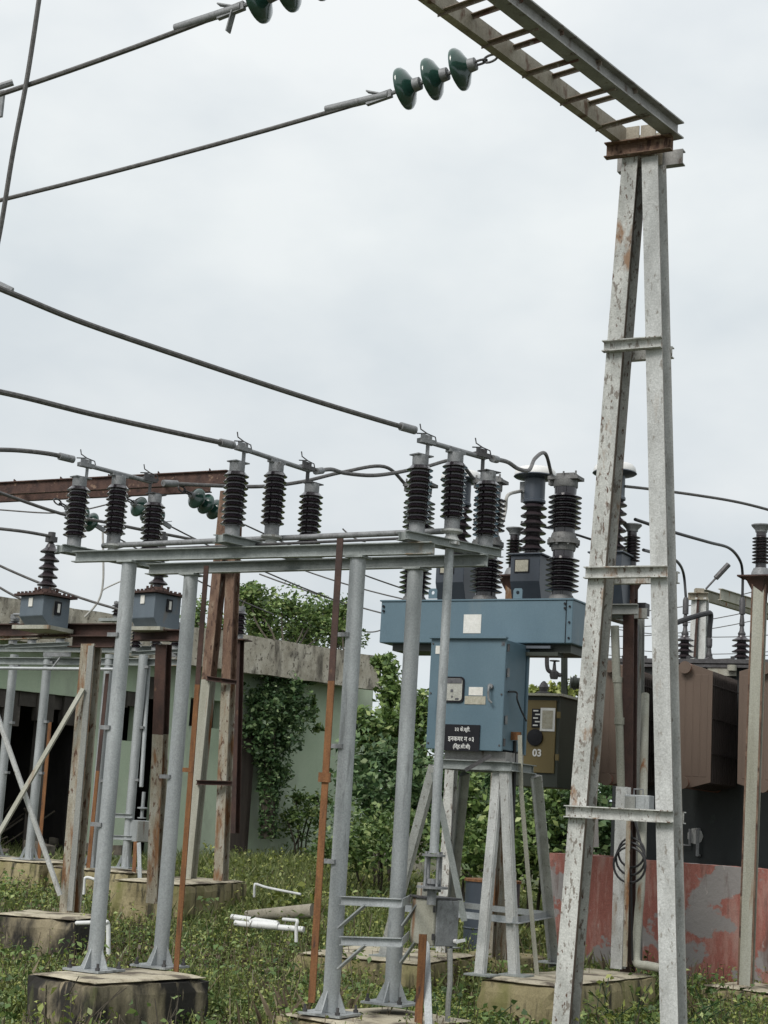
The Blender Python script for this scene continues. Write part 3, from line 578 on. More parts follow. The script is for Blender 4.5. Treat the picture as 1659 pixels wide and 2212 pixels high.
for ex in (935, 1118.5):
    q = atp(ex, 1291, bTR + kN * .02, kA); s_ = .040; h_ = .075; pts = []
    m = MB()
    N = kN; ring = 14; inner = [(0 + .016 * math.cos(2 * math.pi * k / ring), .042 + .016 * math.sin(2 * math.pi * k / ring)) for k in range(ring)]
    outer = []
    for k in range(ring):
        a_ = 2 * math.pi * k / ring; c_, s2 = math.cos(a_), math.sin(a_); f_ = min(s_ / max(abs(c_), 1e-6), (.036 if s2 > 0 else .050) / max(abs(s2), 1e-6)); outer.append((c_ * f_, .042 + s2 * f_))
    for o2 in (-.005, .005): pts += [q + kA * a_ + Z * b + N * o2 for a_, b in inner] + [q + kA * a_ + Z * b + N * o2 for a_, b in outer]
    fs = []
    for k in range(ring):
        j = (k + 1) % ring; fs += [(k, j, ring + j, ring + k), (2 * ring + j, 2 * ring + k, 3 * ring + k, 3 * ring + j), (ring + k, ring + j, 3 * ring + j, 3 * ring + k), (j, k, 2 * ring + k, 2 * ring + j)]
    m.add(pts, fs); m.build('lifting_eye', M['blue'], bk)
for (bx, by) in ((1221, 1304), (1221, 1314), (829, 1310), (829, 1320)):
    q = atp(bx, by, bTR - kN * .004, kA); MB().lathe(q, [(.011, 0), (.011, .010)], 8, -kN).build('bolt', M['black'], tk)
for z_ in (.12, .88): MB().box(kp(Lk - .055, -.004, zbk + (ztk - zbk) * .5), .004, .008, ztk - zbk - .01, kA, kN).build('panel_seam', M['black'], tk) if z_ < .5 else None
for u_ in (.07, .93):
    for k9 in range(3): MB().lathe(kp(Lk - .025, -.002, zbk + (ztk - zbk) * (.12 + .36 * k9)), [(.009, 0), (.009, .008)], 8, -kN).build('bolt', M['black'], tk) if u_ < .5 else None
MB().box(kp(Lk / 2, dk / 2, ztk + .004), Lk + .02, dk + .02, .012, kA, kN).build('top_lip', M['blue'], tk)
HP = 1.115
def breaker_pole(px, py):
    P = atp(px, py, bTR + kN * dk * .48, kA); P.z = ztk
    o = MB().lathe(P, [(.088, HP * .05)] + sheds(7, .088, .142, HP * .27, HP * .085)[0:] + [(.088, HP * .41)], 26).build('lower_insulator', M['porcelain'], bk)
    o2 = MB().lathe(P, [(.092, HP * .53)] + sheds(7, .092, .142, HP * .27, HP * .565) + [(.095, HP * .89)], 26).build('upper_insulator', M['porcelain'], bk)
    m = MB(); m.lathe(P, [(.115, 0), (.110, HP * .035), (.095, HP * .062)], 22); m.build('foot_flange', M['dull_cast'], o); m = MB(); m.lathe(P, [(.098, HP * .40), (.105, HP * .42), (.105, HP * .448), (.138, HP * .45), (.138, HP * .482), (.108, HP * .484), (.108, HP * .51), (.098, HP * .535)], 24)
    for k in range(8): a_ = k * math.pi / 4 + .2; m.lathe(P + V((.122 * math.cos(a_), .122 * math.sin(a_), HP * .435)), [(.011, 0), (.011, HP * .06)], 6)
    m.build('flange', M['dull_cast'], o)
    m = MB(); m.lathe(P, [(.100, HP * .885), (.104, HP * .895), (.104, HP * .94), (.075, HP * .945)], 20)
    c = P + Z * HP * .955; m.box(c, .27, .16, .028, kA, kN); m.box(c + kA * .01 + Z * .028, .16, .10, .03, kA, kN)
    m.box(c - kA * .125 - Z * .01, .045, .06, .08, kA, kN)
    for a_ in (-.11, .0, .11): m.lathe(c + kA * a_ - kN * .06, [(.008, -.02), (.008, .055)], 6)
    m.build('terminal_head', M['dull_cast'], o2)
    return P
BP_ = [breaker_pole(895, 1293), breaker_pole(1048.5, 1289), breaker_pole(1213, 1286)]
# cabinet
cP = at(1090, 1500, 13.12); cN = -kN
cTR = atp(1094, 1379, cP, kA); cBR = atp(1087, 1623, cP, kA); cTL = atp(932, 1380, cP, kA)
wc = (V((cTR.x - cTL.x, cTR.y - cTL.y, 0))).length; ct, cb_ = cTR.z, cBR.z; dc = .42
def cp(u, v, z): return V((cTL.x, cTL.y, 0)) + kA * u + kN * v + Z * z
m = MB(); m.box(cp(wc / 2, dc / 2 + .03, (ct + cb_) / 2 + .005), wc - .02, dc, ct - cb_ - .02, kA, kN); cbn = m.build('cabinet', M['blue'], bk, .006)
m = MB(); m.box(cp(wc / 2, .014, (ct + cb_) / 2), wc, .028, ct - cb_, kA, kN); door = m.build('cabinet_door', M['blue'], bk, .005)
m = MB(); m.box(cp(wc / 2 + .005, dc + .06, (ct + cb_) / 2 - .02), wc, .03, ct - cb_ - .03, kA, kN); m.build('rear_door', M['blue'], bk, .005)
m = MB(); m.box(cp(wc / 2, dc + .037, (ct + cb_) / 2), wc - .05, .014, ct - cb_ - .05, kA, kN); m.build('door_gap', M['black'], bk)  # black sheet filling the gap before the rear door
for z_ in (.08, .92): MB().lathe(cp(wc + .006, .035, ct - (ct - cb_) * z_ - .03), [(.010, 0), (.010, .06)], 8).build('hinge', M['dark_metal'], door)
MB().box(cp(wc / 2, -.006, ct + .004), wc + .02, .05, .014, kA, kN).build('drip_lip', M['blue'], cbn)
for z_ in (.3, .72): MB().box(cp(wc + .004, .06, ct - (ct - cb_) * z_), .012, .03, .07, kA, kN).build('latch', M['zinc'], cbn)
for u_ in (.03, .97):
    for z_ in (.05, .5, .95): MB().lathe(cp(wc * u_, 0, ct - (ct - cb_) * z_), [(.008, 0), (.008, .006)], 8, -kN).build('bolt', M['dark_metal'], door)
o, c, w_, h = plate_on(956, 1461.5, 1002, 1518, cP, kA, 'black', 'window', door, .012, .035)
N = V((kA.y, -kA.x, 0)); rr_plate(c + N * .011, kA, w_ - .03, h - .03, .004, .024).build('pane', M['glass'], o)
m = MB(); face(m, c + N * .017 + Z * h * .33, kA, w_ * .8, h * .18, .003); face(m, c + N * .017 - Z * h * .05 - kA * w_ * .02, kA, .022, .022, .003); face(m, c + N * .017 - Z * h * .28, kA, .014, .014, .003); face(m, c + N * .017 - Z * h * .36 + kA * w_ * .22, kA, .03, .014, .003); m.build('gauge', M['ink'], o)
plate_on(1013.5, 1484, 1042.8, 1502.5, cP, kA, 'paper', 'paper_label', door)
plate_on(1004.7, 1503.5, 1048.6, 1522, cP, kA, 'paper_tan', 'paper_label', door)
plate_on(941.8, 1395, 956, 1412.5, cP, kA, 'paper', 'paper_label', door)
plate_on(1084, 1386, 1091, 1395, cP, kA, 'ct_blue', 'corner_plate', door)
a = atp(1061, 1483, cP, kA) + N * .004; b = atp(1063, 1519, cP, kA) + N * .004
m = MB(); m.lathe(a, [(.022, 0), (.022, .02)], 12, N); m.tube(spline([a + N * .03, a + N * .045 - Z * .03, b + N * .04 + Z * .03 - kA * .012, b + N * .03 + kA * .012]), .009, 8); m.build('handle', M['zinc'], door)
# black name board with its white hand-painted lettering
sg, c, w_, h = plate_on(952, 1564, 1035, 1623.5, cP, kA, 'black', 'name_board', bk, .008, 0, .004)
def text(s_, P, X, size, name, mt, parent, spacing=1.0, bold=.0009, width=None):
    cu = bpy.data.curves.new(name, 'FONT'); cu.body = s_; cu.size = size; cu.align_x = 'CENTER'; cu.align_y = 'CENTER'; cu.extrude = .001; cu.offset = bold; cu.space_character = spacing
    t = bpy.data.objects.new(name, cu); COL.objects.link(t); dg = bpy.context.evaluated_depsgraph_get(); me = bpy.data.meshes.new_from_object(t.evaluated_get(dg)); bpy.data.objects.remove(t)
    N = V((X.y, -X.x, 0)); mt4 = Matrix(((X.x, 0, N.x, P.x), (X.y, 0, N.y, P.y), (0, 1, 0, P.z), (0, 0, 0, 1)))
    off = V((0, 0, 0)); p = parent
    while p is not None: off += p.location; p = p.parent
    if width:
        xs_ = [v.co.x for v in me.vertices]; k_ = width / (max(xs_) - min(xs_)); me.transform(Matrix.Diagonal((k_, min(1.15, k_ * 1.15), 1, 1))); c_ = sum((max(xs_), min(xs_))) / 2 * k_; me.transform(Matrix.Translation((-c_, 0, 0)))
    me.transform(Matrix.Translation(-off) @ mt4); me.materials.clear(); me.materials.append(M[mt])
    o = bpy.data.objects.new(name, me); COL.objects.link(o); o.parent = parent; return o
for (tx, ty, s_, size, wd_) in ((999, 1576, '३३ के.व्ही.', .085, .135), (995.5, 1596.5, 'इनकमर न ०३', .092, .228), (997, 1613, '(िव्ह.सी.बी)', .075, .150)):
    text(s_, atp(tx, ty, cP + N * .0135, kA), kA, size, 'lettering', 'letter', sg, 1.0, .0012, wd_)
# support stand
zf = atp(1040, 1653, cP, kA).z
q0 = atp(934, 1648, cP, kA); q1 = atp(1100, 1656, cP, kA); fu = (q1 - q0).normalized(); fu.z = 0; fu.normalize(); lf = (V((q1.x - q0.x, q1.y - q0.y, 0))).length
def fp(u, v, z): return V((q0.x, q0.y, z)) + fu * u + kN * v
dS = .52
m = MB(); m.sweep(fp(0, .03, zf), fp(lf, .03, zf), chan(.045, .075, .007), kN * -1); m.sweep(fp(0, dS, zf), fp(lf, dS, zf), chan(.045, .075, .007), kN)
m.sweep(fp(0, .05, zf), fp(0, dS, zf), chan(.04, .07, .007), fu * -1); m.sweep(fp(lf, .05, zf), fp(lf, dS, zf), chan(.04, .07, .007), fu)
m.build('stand_frame', M['galv_beam'], bk)
m = MB(); m.box(fp(lf * .5, dS * .5, (zf + cb_) / 2 + .01), lf * .8, dS * .7, cb_ - zf - .02, kA, kN); m.build('seat_block', M['grey_paint'], bk)
zpl = .452
tops = [fp(.02, .03, zf - .035), fp(.03, dS, zf - .035), fp(lf - .10, .06, zf - .035), fp(lf - .03, .03, zf - .035), fp(lf, dS, zf - .035)]
bases = [atz(833, 2066, zpl), atz(962, 2048, zpl), atz(1041, 2107, zpl), atz(1115, 2108, zpl), atz(1192, 2080, zpl)]
LEGS = []
for k, (t, b) in enumerate(zip(tops, bases)):
    m = MB(); x = V((-1, -.15, 0)) if k in (0, 1, 2) else V((1, -.1, 0))
    sgn = -1 if k in (0, 2, 1) else -1
    m.sweep(b, t, ang(-.068, .068, .008), (fu if k in (2, 3, 0) else -fu)); o = m.build('stand_leg', M['white_paint'] if k != 1 else M['galv'], bk)
    f = MB(); f.box(b + Z * .006, .22, .20, .012, fu, kN); f.build('foot_plate', M['galv_beam'], o); LEGS.append((b, t))
lerpz = lambda k, z: LEGS[k][0].lerp(LEGS[k][1], (z - LEGS[k][0].z) / (LEGS[k][1].z - LEGS[k][0].z))
zb2 = at(1108, 1993, 13.3).z
for i, j in ((0, 3), (3, 4), (4, 1), (1, 0)):
    m = MB(); m.sweep(lerpz(i, zb2), lerpz(j, zb2), ang(.05, .05, .006), Z); m.build('ring_brace', M['galv'], bk)
q = atp(990, 1655, cP - kN * .06, kA)
MB().bar(at(937, 1668, 13.0), at(1003, 1990, 12.95), .05, .008, fu).build('diagonal_brace', M['galv_beam'], bk)
MB().bar(atp(1060, 1632, cP + N * .05, kA), atp(1005, 1664, cP + N * .12, kA), .03, .03).build('operating_crank', M['dark_metal'], bk)
corner_plinth(((742, 2043), (905, 2081), (1036, 2061)), .452, 'yellowish streaked plinth under the left legs of the blue breaker')
corner_plinth(((1029, 2109), (1200, 2129), (1421, 2106)), .450, 'long stained plinth under the right legs of the blue breaker, behind the gantry legs')
# earth strip of the breaker
es = thing('earth_strip', atz(1160, 2105, .46), 'thin pale earth strip bending down from a copper clamp beside the blue cabinet', 'earth strip', 'earth strips')
cs = at(1123, 1588, 13.25)
pts = [cs, at(1125.5, 1703, 13.25), at(1143, 1917, 13.3), at(1160, 2105, 13.35)]
m = MB()
for a, b in zip(pts, pts[1:]): m.bar(a, b, .036, .006, kA)
m.build('strip', M['pale_col'], es)
m = MB(); m.box(at(1112, 1590, 13.3), .10, .03, .065, kA, kN); m.build('copper_clamp', M['rust_strip'], es)
m = MB(); m.tube(spline([at(1098, 1494, 13.2), at(1116, 1496, 13.25), at(1117, 1510, 13.25), at(1124, 1530, 13.3), at(1137, 1558, 13.35)]), .008, 6); tag(m.build('thin_cable', M['cable']), 'short loose black cable hanging on the side of the blue cabinet', 'cable')
m = MB(); m.tube(spline([at(1112, 1600, 13.35), at(1110, 1700, 13.4), at(1108, 1800, 13.4), at(1104, 1900, 13.5), at(1098, 2050, 13.6)]), .016, 8); tag(m.build('thick_cable', M['cable']), 'dark cable bundle dropping below the blue cabinet behind its legs', 'cable')
# flexible jumpers between the isolators and the breaker
def blade_end(k): I1, I2, I3, d, s = ISO[k]; return V((I3.x, I3.y, ZI + HI + .10)) + d * .03
J = 'jumpers between isolators and breaker'
def head(k): return BP_[k] + Z * HP * .955 - kA * .13
def jump(pxs, a, b, Ya, Yb, label, sl_=True):
    n = len(pxs); pts = [a] + [at(*q, Ya + (Yb - Ya) * (i + 1) / (n + 1)) for i, q in enumerate(pxs)] + [b]
    o = wire('jumper_cable', spline(pts, 8), .0155, label, 'cable', J)
    if sl_: dv = (pts[1] - pts[0]).normalized(); m = MB(); m.tube([a, a + dv * .14], .026, 10); m.build('clamp_sleeve', M['zinc'], o)
    return o
jump(((440, 1048), (560, 1051), (650, 1041), (740, 1020), (830, 1008)), blade_end(0) + V((.03, 0, 0)), head(0) + Z * .0, blade_end(0).y, head(0).y, 'grey jumper from the left isolator rising to the hidden left breaker insulator')
jump(((715, 1014), (745, 1022), (800, 1027), (850, 1022), (920, 1008), (985, 996)), blade_end(1), head(1), blade_end(1).y, head(1).y, 'grey jumper sagging from the middle isolator across to the breaker')
jump(((1096, 998), (1120, 1013), (1143, 1015), (1156, 990), (1178, 980)), blade_end(2), head(2) + Z * .03, blade_end(2).y, head(2).y, 'jumper from the right isolator looping up to the right breaker insulator')
# ================================================================ current transformers
CTX = [((988, 1208), 0), ((1149, 1204.5), 1), ((1322, 1201), 2)]
Yc2 = 14.8; c2 = at(1149, 1204.5, Yc2)
ct_lab = ['dark blue current transformer with white domed cap, mostly hidden behind the middle breaker insulator', 'dark blue current transformer with white domed cap, between the two right breaker insulators', 'dark blue current transformer with white domed cap, seen between the two gantry legs']
CTH = []
for (pp, k) in CTX:
    P = atp(pp[0], pp[1], c2, kA); P.z = c2.z
    r = thing('current_transformer', (P.x, P.y, P.z - .47), ct_lab[k], 'current transformer', 'current transformers behind the breaker')
    u = .00417; wt, dt = .285, .30; zt_ = P.z; zb3 = zt_ - .24; zb4 = zt_ - .47
    X = kA; Yv = kN; m = MB()
    def ring(z, a0, a1, b0, b1): return [P + X * a0 + Yv * b0 + Z * (z - P.z), P + X * a1 + Yv * b0 + Z * (z - P.z), P + X * a1 + Yv * b1 + Z * (z - P.z), P + X * a0 + Yv * b1 + Z * (z - P.z)]
    vs = ring(zt_, -wt / 2, wt / 2, -dt / 2, dt / 2) + ring(zb3, -wt / 2, wt / 2, -dt / 2, dt / 2) + ring(zb4, -wt / 2, wt / 2, -dt / 2 + .09, dt / 2)
    m.add(vs, [(3, 2, 1, 0), (8, 9, 10, 11)] + [(j * 4 + i, j * 4 + (i + 1) % 4, j * 4 + 4 + (i + 1) % 4, j * 4 + 4 + i) for j in range(2) for i in range(4)])
    m.box(P + Z * .008, wt + .05, dt + .05, .016, X, Yv); bt = m.build('base_tank', M['navy'], r, .004)
    m = MB(); m.box(P - Yv * (dt / 2 + .003) - X * .03 - Z * .10, .145, .008, .125, X, Yv); lb_ = m.build('rating_plate', M['black'], r)
    m = MB(); m.box(P - Yv * (dt / 2 + .009) - X * .03 - Z * .10, .125, .004, .105, X, Yv); m.build('plate_face', M['paper_tan'], lb_)
    HB = (1204.5 - 1077.8) * u
    MB().lathe(P + Z * .016, [(.09, 0), (.09, .02)] + sheds(6, .067, .122, HB * .88, .03) + [(.085, HB - .02)], 24).build('insulator', M['polymer'], r)
    h0 = HB + .0; hh = (1077.8 - 1030) * u
    hd = MB().lathe(P + Z * h0, [(.09, -.03), (.105, -.02), (.105, 0), (.096, .01), (.096, hh)], 26).build('head_tank', M['ct_blue'] if k == 2 else M['navy'], r)
    MB().lathe(P + Z * (h0 + hh), [(.096, 0), (.185, .012), (.20, .022), (.19, .035)], 28).build('rain_brim', M['navy'], hd)
    MB().lathe(P + Z * (h0 + hh + .03), [(.192, 0), (.193, .014), (.182, .048), (.16, .072), (.10, .086), (0, .09)], 28).build('dome_cap', M['white'], r)
    CTH.append(P + Z * (h0 + hh * .5))
c = CTH[1] - kA * .115
m = MB(); m.box(c + Z * .03, .05, .05, .10, kA, kN); m.box(c - Z * .06, .03, .03, .10, kA, kN)
m2 = at(1097, 1035, 14.4)
a = CTH[1] - kA * .13; o = wire('white_lead', spline([a, at(1097, 1070, 14.5), at(1092, 1100, 14.5), at(1086, 1125, 14.4), at(1074, 1145, 14.3), at(1060, 1146, 14.1), at(1046, 1128, 13.9)], 8), .016, 'pale cable looping down from the middle current transformer to the breaker', 'cable', J, 'cable_pale')
m.build('terminal_clamp', M['zinc'], o)
# stand under the transformers
st = thing('transformer_stand', atz(1352, 2090, .45), 'weathered steel stand of posts and channels under the current transformers, between the gantry legs', 'support stand')
q0 = CTX and atp(988, 1204, c2, kA); zbm2 = c2.z - .50
def ctp(k): P = atp(*CTX[k][0], c2, kA); return V((P.x, P.y, zbm2))
for sd in (-.14, .14):
    m = MB(); m.sweep(ctp(0) - kA * .35 + kN * sd, ctp(2) + kA * .30 + kN * sd, chan(.05, .09, .008), kN * (1 if sd > 0 else -1)); m.build('long_channel', M['grey_col'], st)
pB = ctp(2)
MB().sweep(at(1300, 1322, 14.6), at(1367, 1342, 15.0), chan(.05, .105, .008), V((-.7, -.7, 0))).build('cross_channel', M['galv_beam'], st)
MB().box(at(1379, 1317, 14.7), .17, .12, .11, kA, kN).build('bracket', M['dark_metal'], st)
MB().box(at(1330, 1304, 14.62), .17, .10, .04, kA, kN).build('bearing_plate', M['grey_col'], st)
for (tp, bp_, Y, prof, mt) in (((1347, 1700), (1335, 2092), 14.3, ibeam(.10, .10, .01, .01), 'white_paint'), ((1381, 1335), (1396, 2080), 15.1, ibeam(.07, .10), 'grey_col')):
    t = at(tp[0], tp[1], Y); b = at(bp_[0], bp_[1], Y); b.x = t.x - (t.x - b.x) * .45
    MB().sweep(b, t, prof, kA).build('post', M[mt], st)
t = at(1372, 1350, 14.7); b = at(1356, 2088, 14.7); m = MB(); m.bar(b, t, .06, .05, kA); m.build('post', M['dark_metal'], st)
for x0 in (992, 1090):
    t = atp(x0, 1330, c2, kA); MB().sweep(V((t.x, t.y, .45)), V((t.x, t.y, zbm2)), ibeam(.09, .09), kA).build('post', M['white_peel'] if x0 < 1000 else M['rust_col'], st)
pp = thing('down_pipe', at(1341, 1905, 14.5), 'pale jointed plastic pipe running down the stand between the gantry legs', 'pipe')
m = MB(); m.tube([at(1334, 1470, 14.5), at(1338, 1560, 14.5), at(1342, 1700, 14.5), at(1348, 1780, 14.5)], .036, 14)
m.tube([at(1328, 1352, 14.5), at(1332, 1470, 14.5)], .037, 14)
m.lathe(at(1334, 1470, 14.5) - Z * .02, [(.043, 0), (.043, .05)], 14); m.lathe(at(1338, 1560, 14.5) - Z * .02, [(.045, 0), (.045, .06)], 14); m.build('pipe', M['pale_col'], pp)
m = MB(); m.tube([at(1322, 1733, 14.5), at(1362, 1733, 14.5)], .006, 6); m.build('clip', M['dark_metal'], pp)
m = MB(); m.tube(spline([at(1394, 1500, 14.9), at(1386, 1870, 14.2), at(1379, 1980, 14.15), at(1374, 2060, 14.1), at(1378, 2082, 14.05), at(1400, 2086, 14.0), at(1428, 2092, 13.9)], 8), .036, 14); tag(m.build('elbow_pipe', M['pale_col']), 'pale pipe with an elbow lying on the plinth beside the right gantry leg', 'pipe')
jb = thing('junction_box', at(1375, 1750, 14.2), 'small grey junction box with a wire handle just left of the right gantry leg', 'junction box')
m = MB(); q = at(1376, 1742, 14.2); m.box(q + kA * .02, .22, .14, .19, kA, kN); m.build('case', M['galv'], jb, .006)
m = MB(); m.box(q - kA * .035 - kN * .078, .09, .012, .16, kA, kN); m.build('cover', M['grey_col'], jb)
m = MB(); a = q + Z * .095; m.tube([a - kA * .03, a - kA * .03 + Z * .05, a + kA * .05 + Z * .05, a + kA * .05], .007, 6); m.build('wire_handle', M['zinc'], jb)
co = thing('cable_coil', at(1364, 1850, 14.0), 'coil of black cable hung on the stand under the small junction box', 'cable coil')
m = MB(); cc = at(1364, 1842, 14.05)
for k in range(3):
    rr = .115 + .012 * k; m.tube([cc + kA * (rr * math.cos(t)) + Z * (rr * 1.05 * math.sin(t) - .05 * k) - kN * .02 * k for t in np.linspace(0, 2 * math.pi, 25)], .010, 6, False)
m.tube([cc + Z * .11, at(1355, 1765, 14.05)], .010, 6); m.tube([cc + kA * .10 + Z * .02, at(1370, 1768, 14.05)], .010, 6); m.tube([cc - Z * .13, at(1366, 2075, 14.05)], .008, 6)
m.build('loops', M['cable'], co)
MB().bar(at(1358, 1762, 13.98), at(1350, 2088, 13.98), .038, .012, kA).build('hanger_strip', M['rust_col'], co)
# post insulators on stands, in a row
pi_lab = ['dark post insulator on a rust-streaked stand behind the legs of the blue breaker', 'dark post insulator on a dark stand, seen between the gantry legs', 'dark post insulator on a tall pale rusty stand at the right edge']
c3 = at(1612, 2131, 14.0)
for k, (tp, bp_, mt) in enumerate((((1113, 1141), (1088, 2062), 'rust_col'), ((1366, 1133), (1356, 2080), 'rust_dark'), ((1645, 1134), (1612, 2131), 'pale_col'))):
    P = atp(tp[0], tp[1], c3, A); zt_ = P.z; b0 = .42
    bq = at(bp_[0], bp_[1], P.y)
    r = thing('post_insulator', (bq.x, bq.y, b0), pi_lab[k], 'post insulator', 'post insulators in front of the red wall')
    zf_ = zt_ - .455; u = .004
    m = MB(); top = V((P.x, P.y, zf_)); m.sweep(V((bq.x, bq.y, b0)), top, ibeam(.10, .11, .010, .012), A); pst = m.build('stand_post', M[mt], r)
    if k == 2:
        for sd in (-1, 1):
            o9 = A * (sd * .054) - AP * .05; MB().bar(V((bq.x, bq.y, b0)) + o9, top + o9 - Z * .02, .014, .018, A).build('rusty_edge', M['rust_leg'], pst)
    m = MB(); m.lathe(top - Z * .16, [(.055, -.06), (.065, .02), (.12, .12), (.17, .15)], 4); m.box(top, .36, .20, .014, A, AP); m.build('head_plate', M['rust_dark'], pst)
    m = MB(); m.lathe(top, [(.085, .008), (.08, .035), (.062, .075)], 10); m.lathe(V((P.x, P.y, zt_ - .065)), [(.052, 0), (.055, .02), (.088, .055), (.088, .065)], 10); m.build('metal_cap', M['zinc'], r)
    m = MB(); m.lathe(top, sheds(8, .040, .078, .24, .115), 20)
    m.lathe(top, [(.048, .07), (.046, .115)], 16); m.lathe(top, [(.044, .355), (.044, .395)], 16); m.build('insulator', M['polymer'], r)
plinth((c3.x + .25, c3.y + .12, 0), B, V((-B.y, B.x, 0)), .75, .95, c3.z - .01, 'grey plinth behind weeds under the right-hand post insulator stand')
q = atz(1095, 2062, .42); m = MB(); m.lathe((q.x, q.y, .02), [(.36, 0), (.36, .38), (.35, .40)], 24); r = m.build('round_plinth', M['plinth']); tag(r, 'low round concrete footing behind the legs of the blue breaker', 'plinth')
dm = thing('steel_drum', atz(1068, 2052, .43), 'open rusty-rimmed dark blue drum behind the legs of the blue breaker', 'drum')
q = atz(1068, 2052, .43); q = V((q.x, q.y + .55, .35)); m = MB(); hD = .70
m.lathe(q, [(.27, 0), (.275, .02), (.27, .04), (.27, hD * .33), (.28, hD * .345), (.27, hD * .36), (.27, hD * .66), (.28, hD * .675), (.27, hD * .69), (.27, hD), (.255, hD), (.255, .05), (0, .05)], 28); m.build('drum_body', M['navy'], dm)
MB().lathe(q, [(.268, hD - .012), (.284, hD - .012), (.284, hD + .012), (.268, hD + .012)], 28).build('rim', M['rust_strip'], dm)
# ================================================================ red wall
zw = 1.345; wA = atz(1187, 1842, zw); wB = atz(1605, 1874, zw); wd_ = (wB - wA).normalized(); wN = V((-wd_.y, wd_.x, 0)); Lw = (wB - wA).length + 1.6
rw = thing('red_wall', (wA.x, wA.y, 0), 'low red wall with peeling grey patches in front of the brown transformer', 'wall')
m = MB()
def rough_wall(m, P, X, N, L_, h, t, n=60, bot=-.1):
    vs = []; 
    for i in range(n + 1):
        q = P + X * (L_ * i / n); dz = .010 * mnoise.noise(V((i * .8, 0, 3)))
        vs += [V((q.x, q.y, bot)), V((q.x, q.y, h + dz)), V((q.x, q.y, h + dz)) + N * t, V((q.x, q.y, bot)) + N * t]
    fs = [(4 * i + a, 4 * i + 4 + a, 4 * i + 4 + (a + 1) % 4, 4 * i + (a + 1) % 4) for i in range(n) for a in range(4)]
    m.add(vs, fs + [(3, 2, 1, 0), (4 * n, 4 * n + 1, 4 * n + 2, 4 * n + 3)])
rough_wall(m, V((wA.x, wA.y, 0)), wd_, wN, Lw, zw, .22); m.build('front_wall', M['wall_red'], rw)
m = MB(); q = V((wA.x, wA.y, 0)) + wN * .222; rough_wall(m, q, wN, -wd_, 3.0, zw - .004, .22, 20); m.build('return_wall', M['wall_red'], rw)
m = MB(); m.box(V((wA.x, wA.y, 0)) + wd_ * (Lw / 2) + wN * .02 + Z * .14, Lw, .12, .30, wd_, wN); m.build('wall_footing', M['rubble'], rw)
# ================================================================ transformer
tr = thing('power_transformer', at(1520, 1850, 17.6).xy.to_3d(), 'large dark power transformer with three faded brown radiator banks behind the red wall', 'transformer')
tY = 17.6; tP = at(1450, 1424, tY); tz = tP.z; tQ = V((tP.x, tP.y, 0))
m = MB(); ta, tb = -.62, 3.2; td = 2.0; tzb = .25
m.box(tQ + kA * ((ta + tb) / 2) + kN * (td / 2) + Z * ((tz + tzb) / 2), tb - ta, td, tz - tzb - .05, kA, kN); m.build('tank', M['tank'], tr, .01)
m = MB(); m.box(tQ + kA * ((ta + tb) / 2) + kN * (td / 2) + Z * (tz - .025), tb - ta + .16, td + .16, .045, kA, kN); m.box(tQ + kA * ((ta + tb) / 2) + kN * (td / 2) + Z * (tz - .075), tb - ta + .14, td + .14, .03, kA, kN)
for k in range(16): m.lathe(tQ + kA * (ta + .1 + .24 * k) - kN * .04 + Z * (tz), [(.022, -.01), (.022, .03)], 6)
m.build('tank_cover', M['dark_metal'], tr)
rY = 16.35; rP = at(1484, 1433, rY)
for k, pk in enumerate((1322, 1484, 1655)):
    C0 = atp(pk, 1433, rP, kA); C0.z = rP.z; zt_ = C0.z; zb3 = at(1475, 1701, rY).z; hw = .265
    depth = .95; nf = 15
    def fin(m, v, t, hw=hw, dz=.0):
        o = V((C0.x, C0.y, 0)) + kN * v; prof = [(-hw, zb3 + .06), (-.06, zb3), (.06, zb3), (hw, zb3 + .06), (hw, zt_ - .075), (.06, zt_ - .01), (-.06, zt_ - .01), (-hw, zt_ - .075)]
        n = len(prof); vs = [o + kA * a + Z * z for a, z in prof] + [o + kA * a + kN * t + Z * z for a, z in prof]
        m.add(vs, [tuple(range(n)), tuple(range(2 * n - 1, n - 1, -1))] + [(i, n + i, n + (i + 1) % n, (i + 1) % n) for i in range(n)])
    rb_ = None
    m = MB(); fin(m, 0, .012)
    for g_ in (-.19, -.115, -.04, .04, .115, .19): m.box(V((C0.x, C0.y, (zt_ + zb3) / 2)) + kA * g_ - kN * .0, .062, .006, zt_ - zb3 - .22, kA, kN)
    rb_ = m.build('radiator_bank', M['radiator'], tr, .006)
    m = MB()
    for i in range(1, nf): fin(m, i * depth / nf, .011)
    for f_ in (.28, .56, .83): m.box(V((C0.x, C0.y, zb3 + (zt_ - zb3) * f_)) + kA * (hw + .004) + kN * depth / 2, .008, depth, .010, kA, kN)
    m.build('fin_pack', M['radiator_shade'], rb_)
    for z_ in (zt_ - .045, zb3 + .045): MB().tube([V((C0.x, C0.y, z_)) - kN * .05, V((C0.x, C0.y, z_)) + kN * (depth + .45)], .052, 16).build('header_pipe', M['radiator_pipe'], rb_)
    for z_ in (zt_ - .045, zb3 + .045): MB().lathe(V((C0.x, C0.y, z_)) - kN * .05, [(.058, 0), (.062, .004), (.062, .02)], 18, -kN).build('header_cap', M['radiator'], rb_)
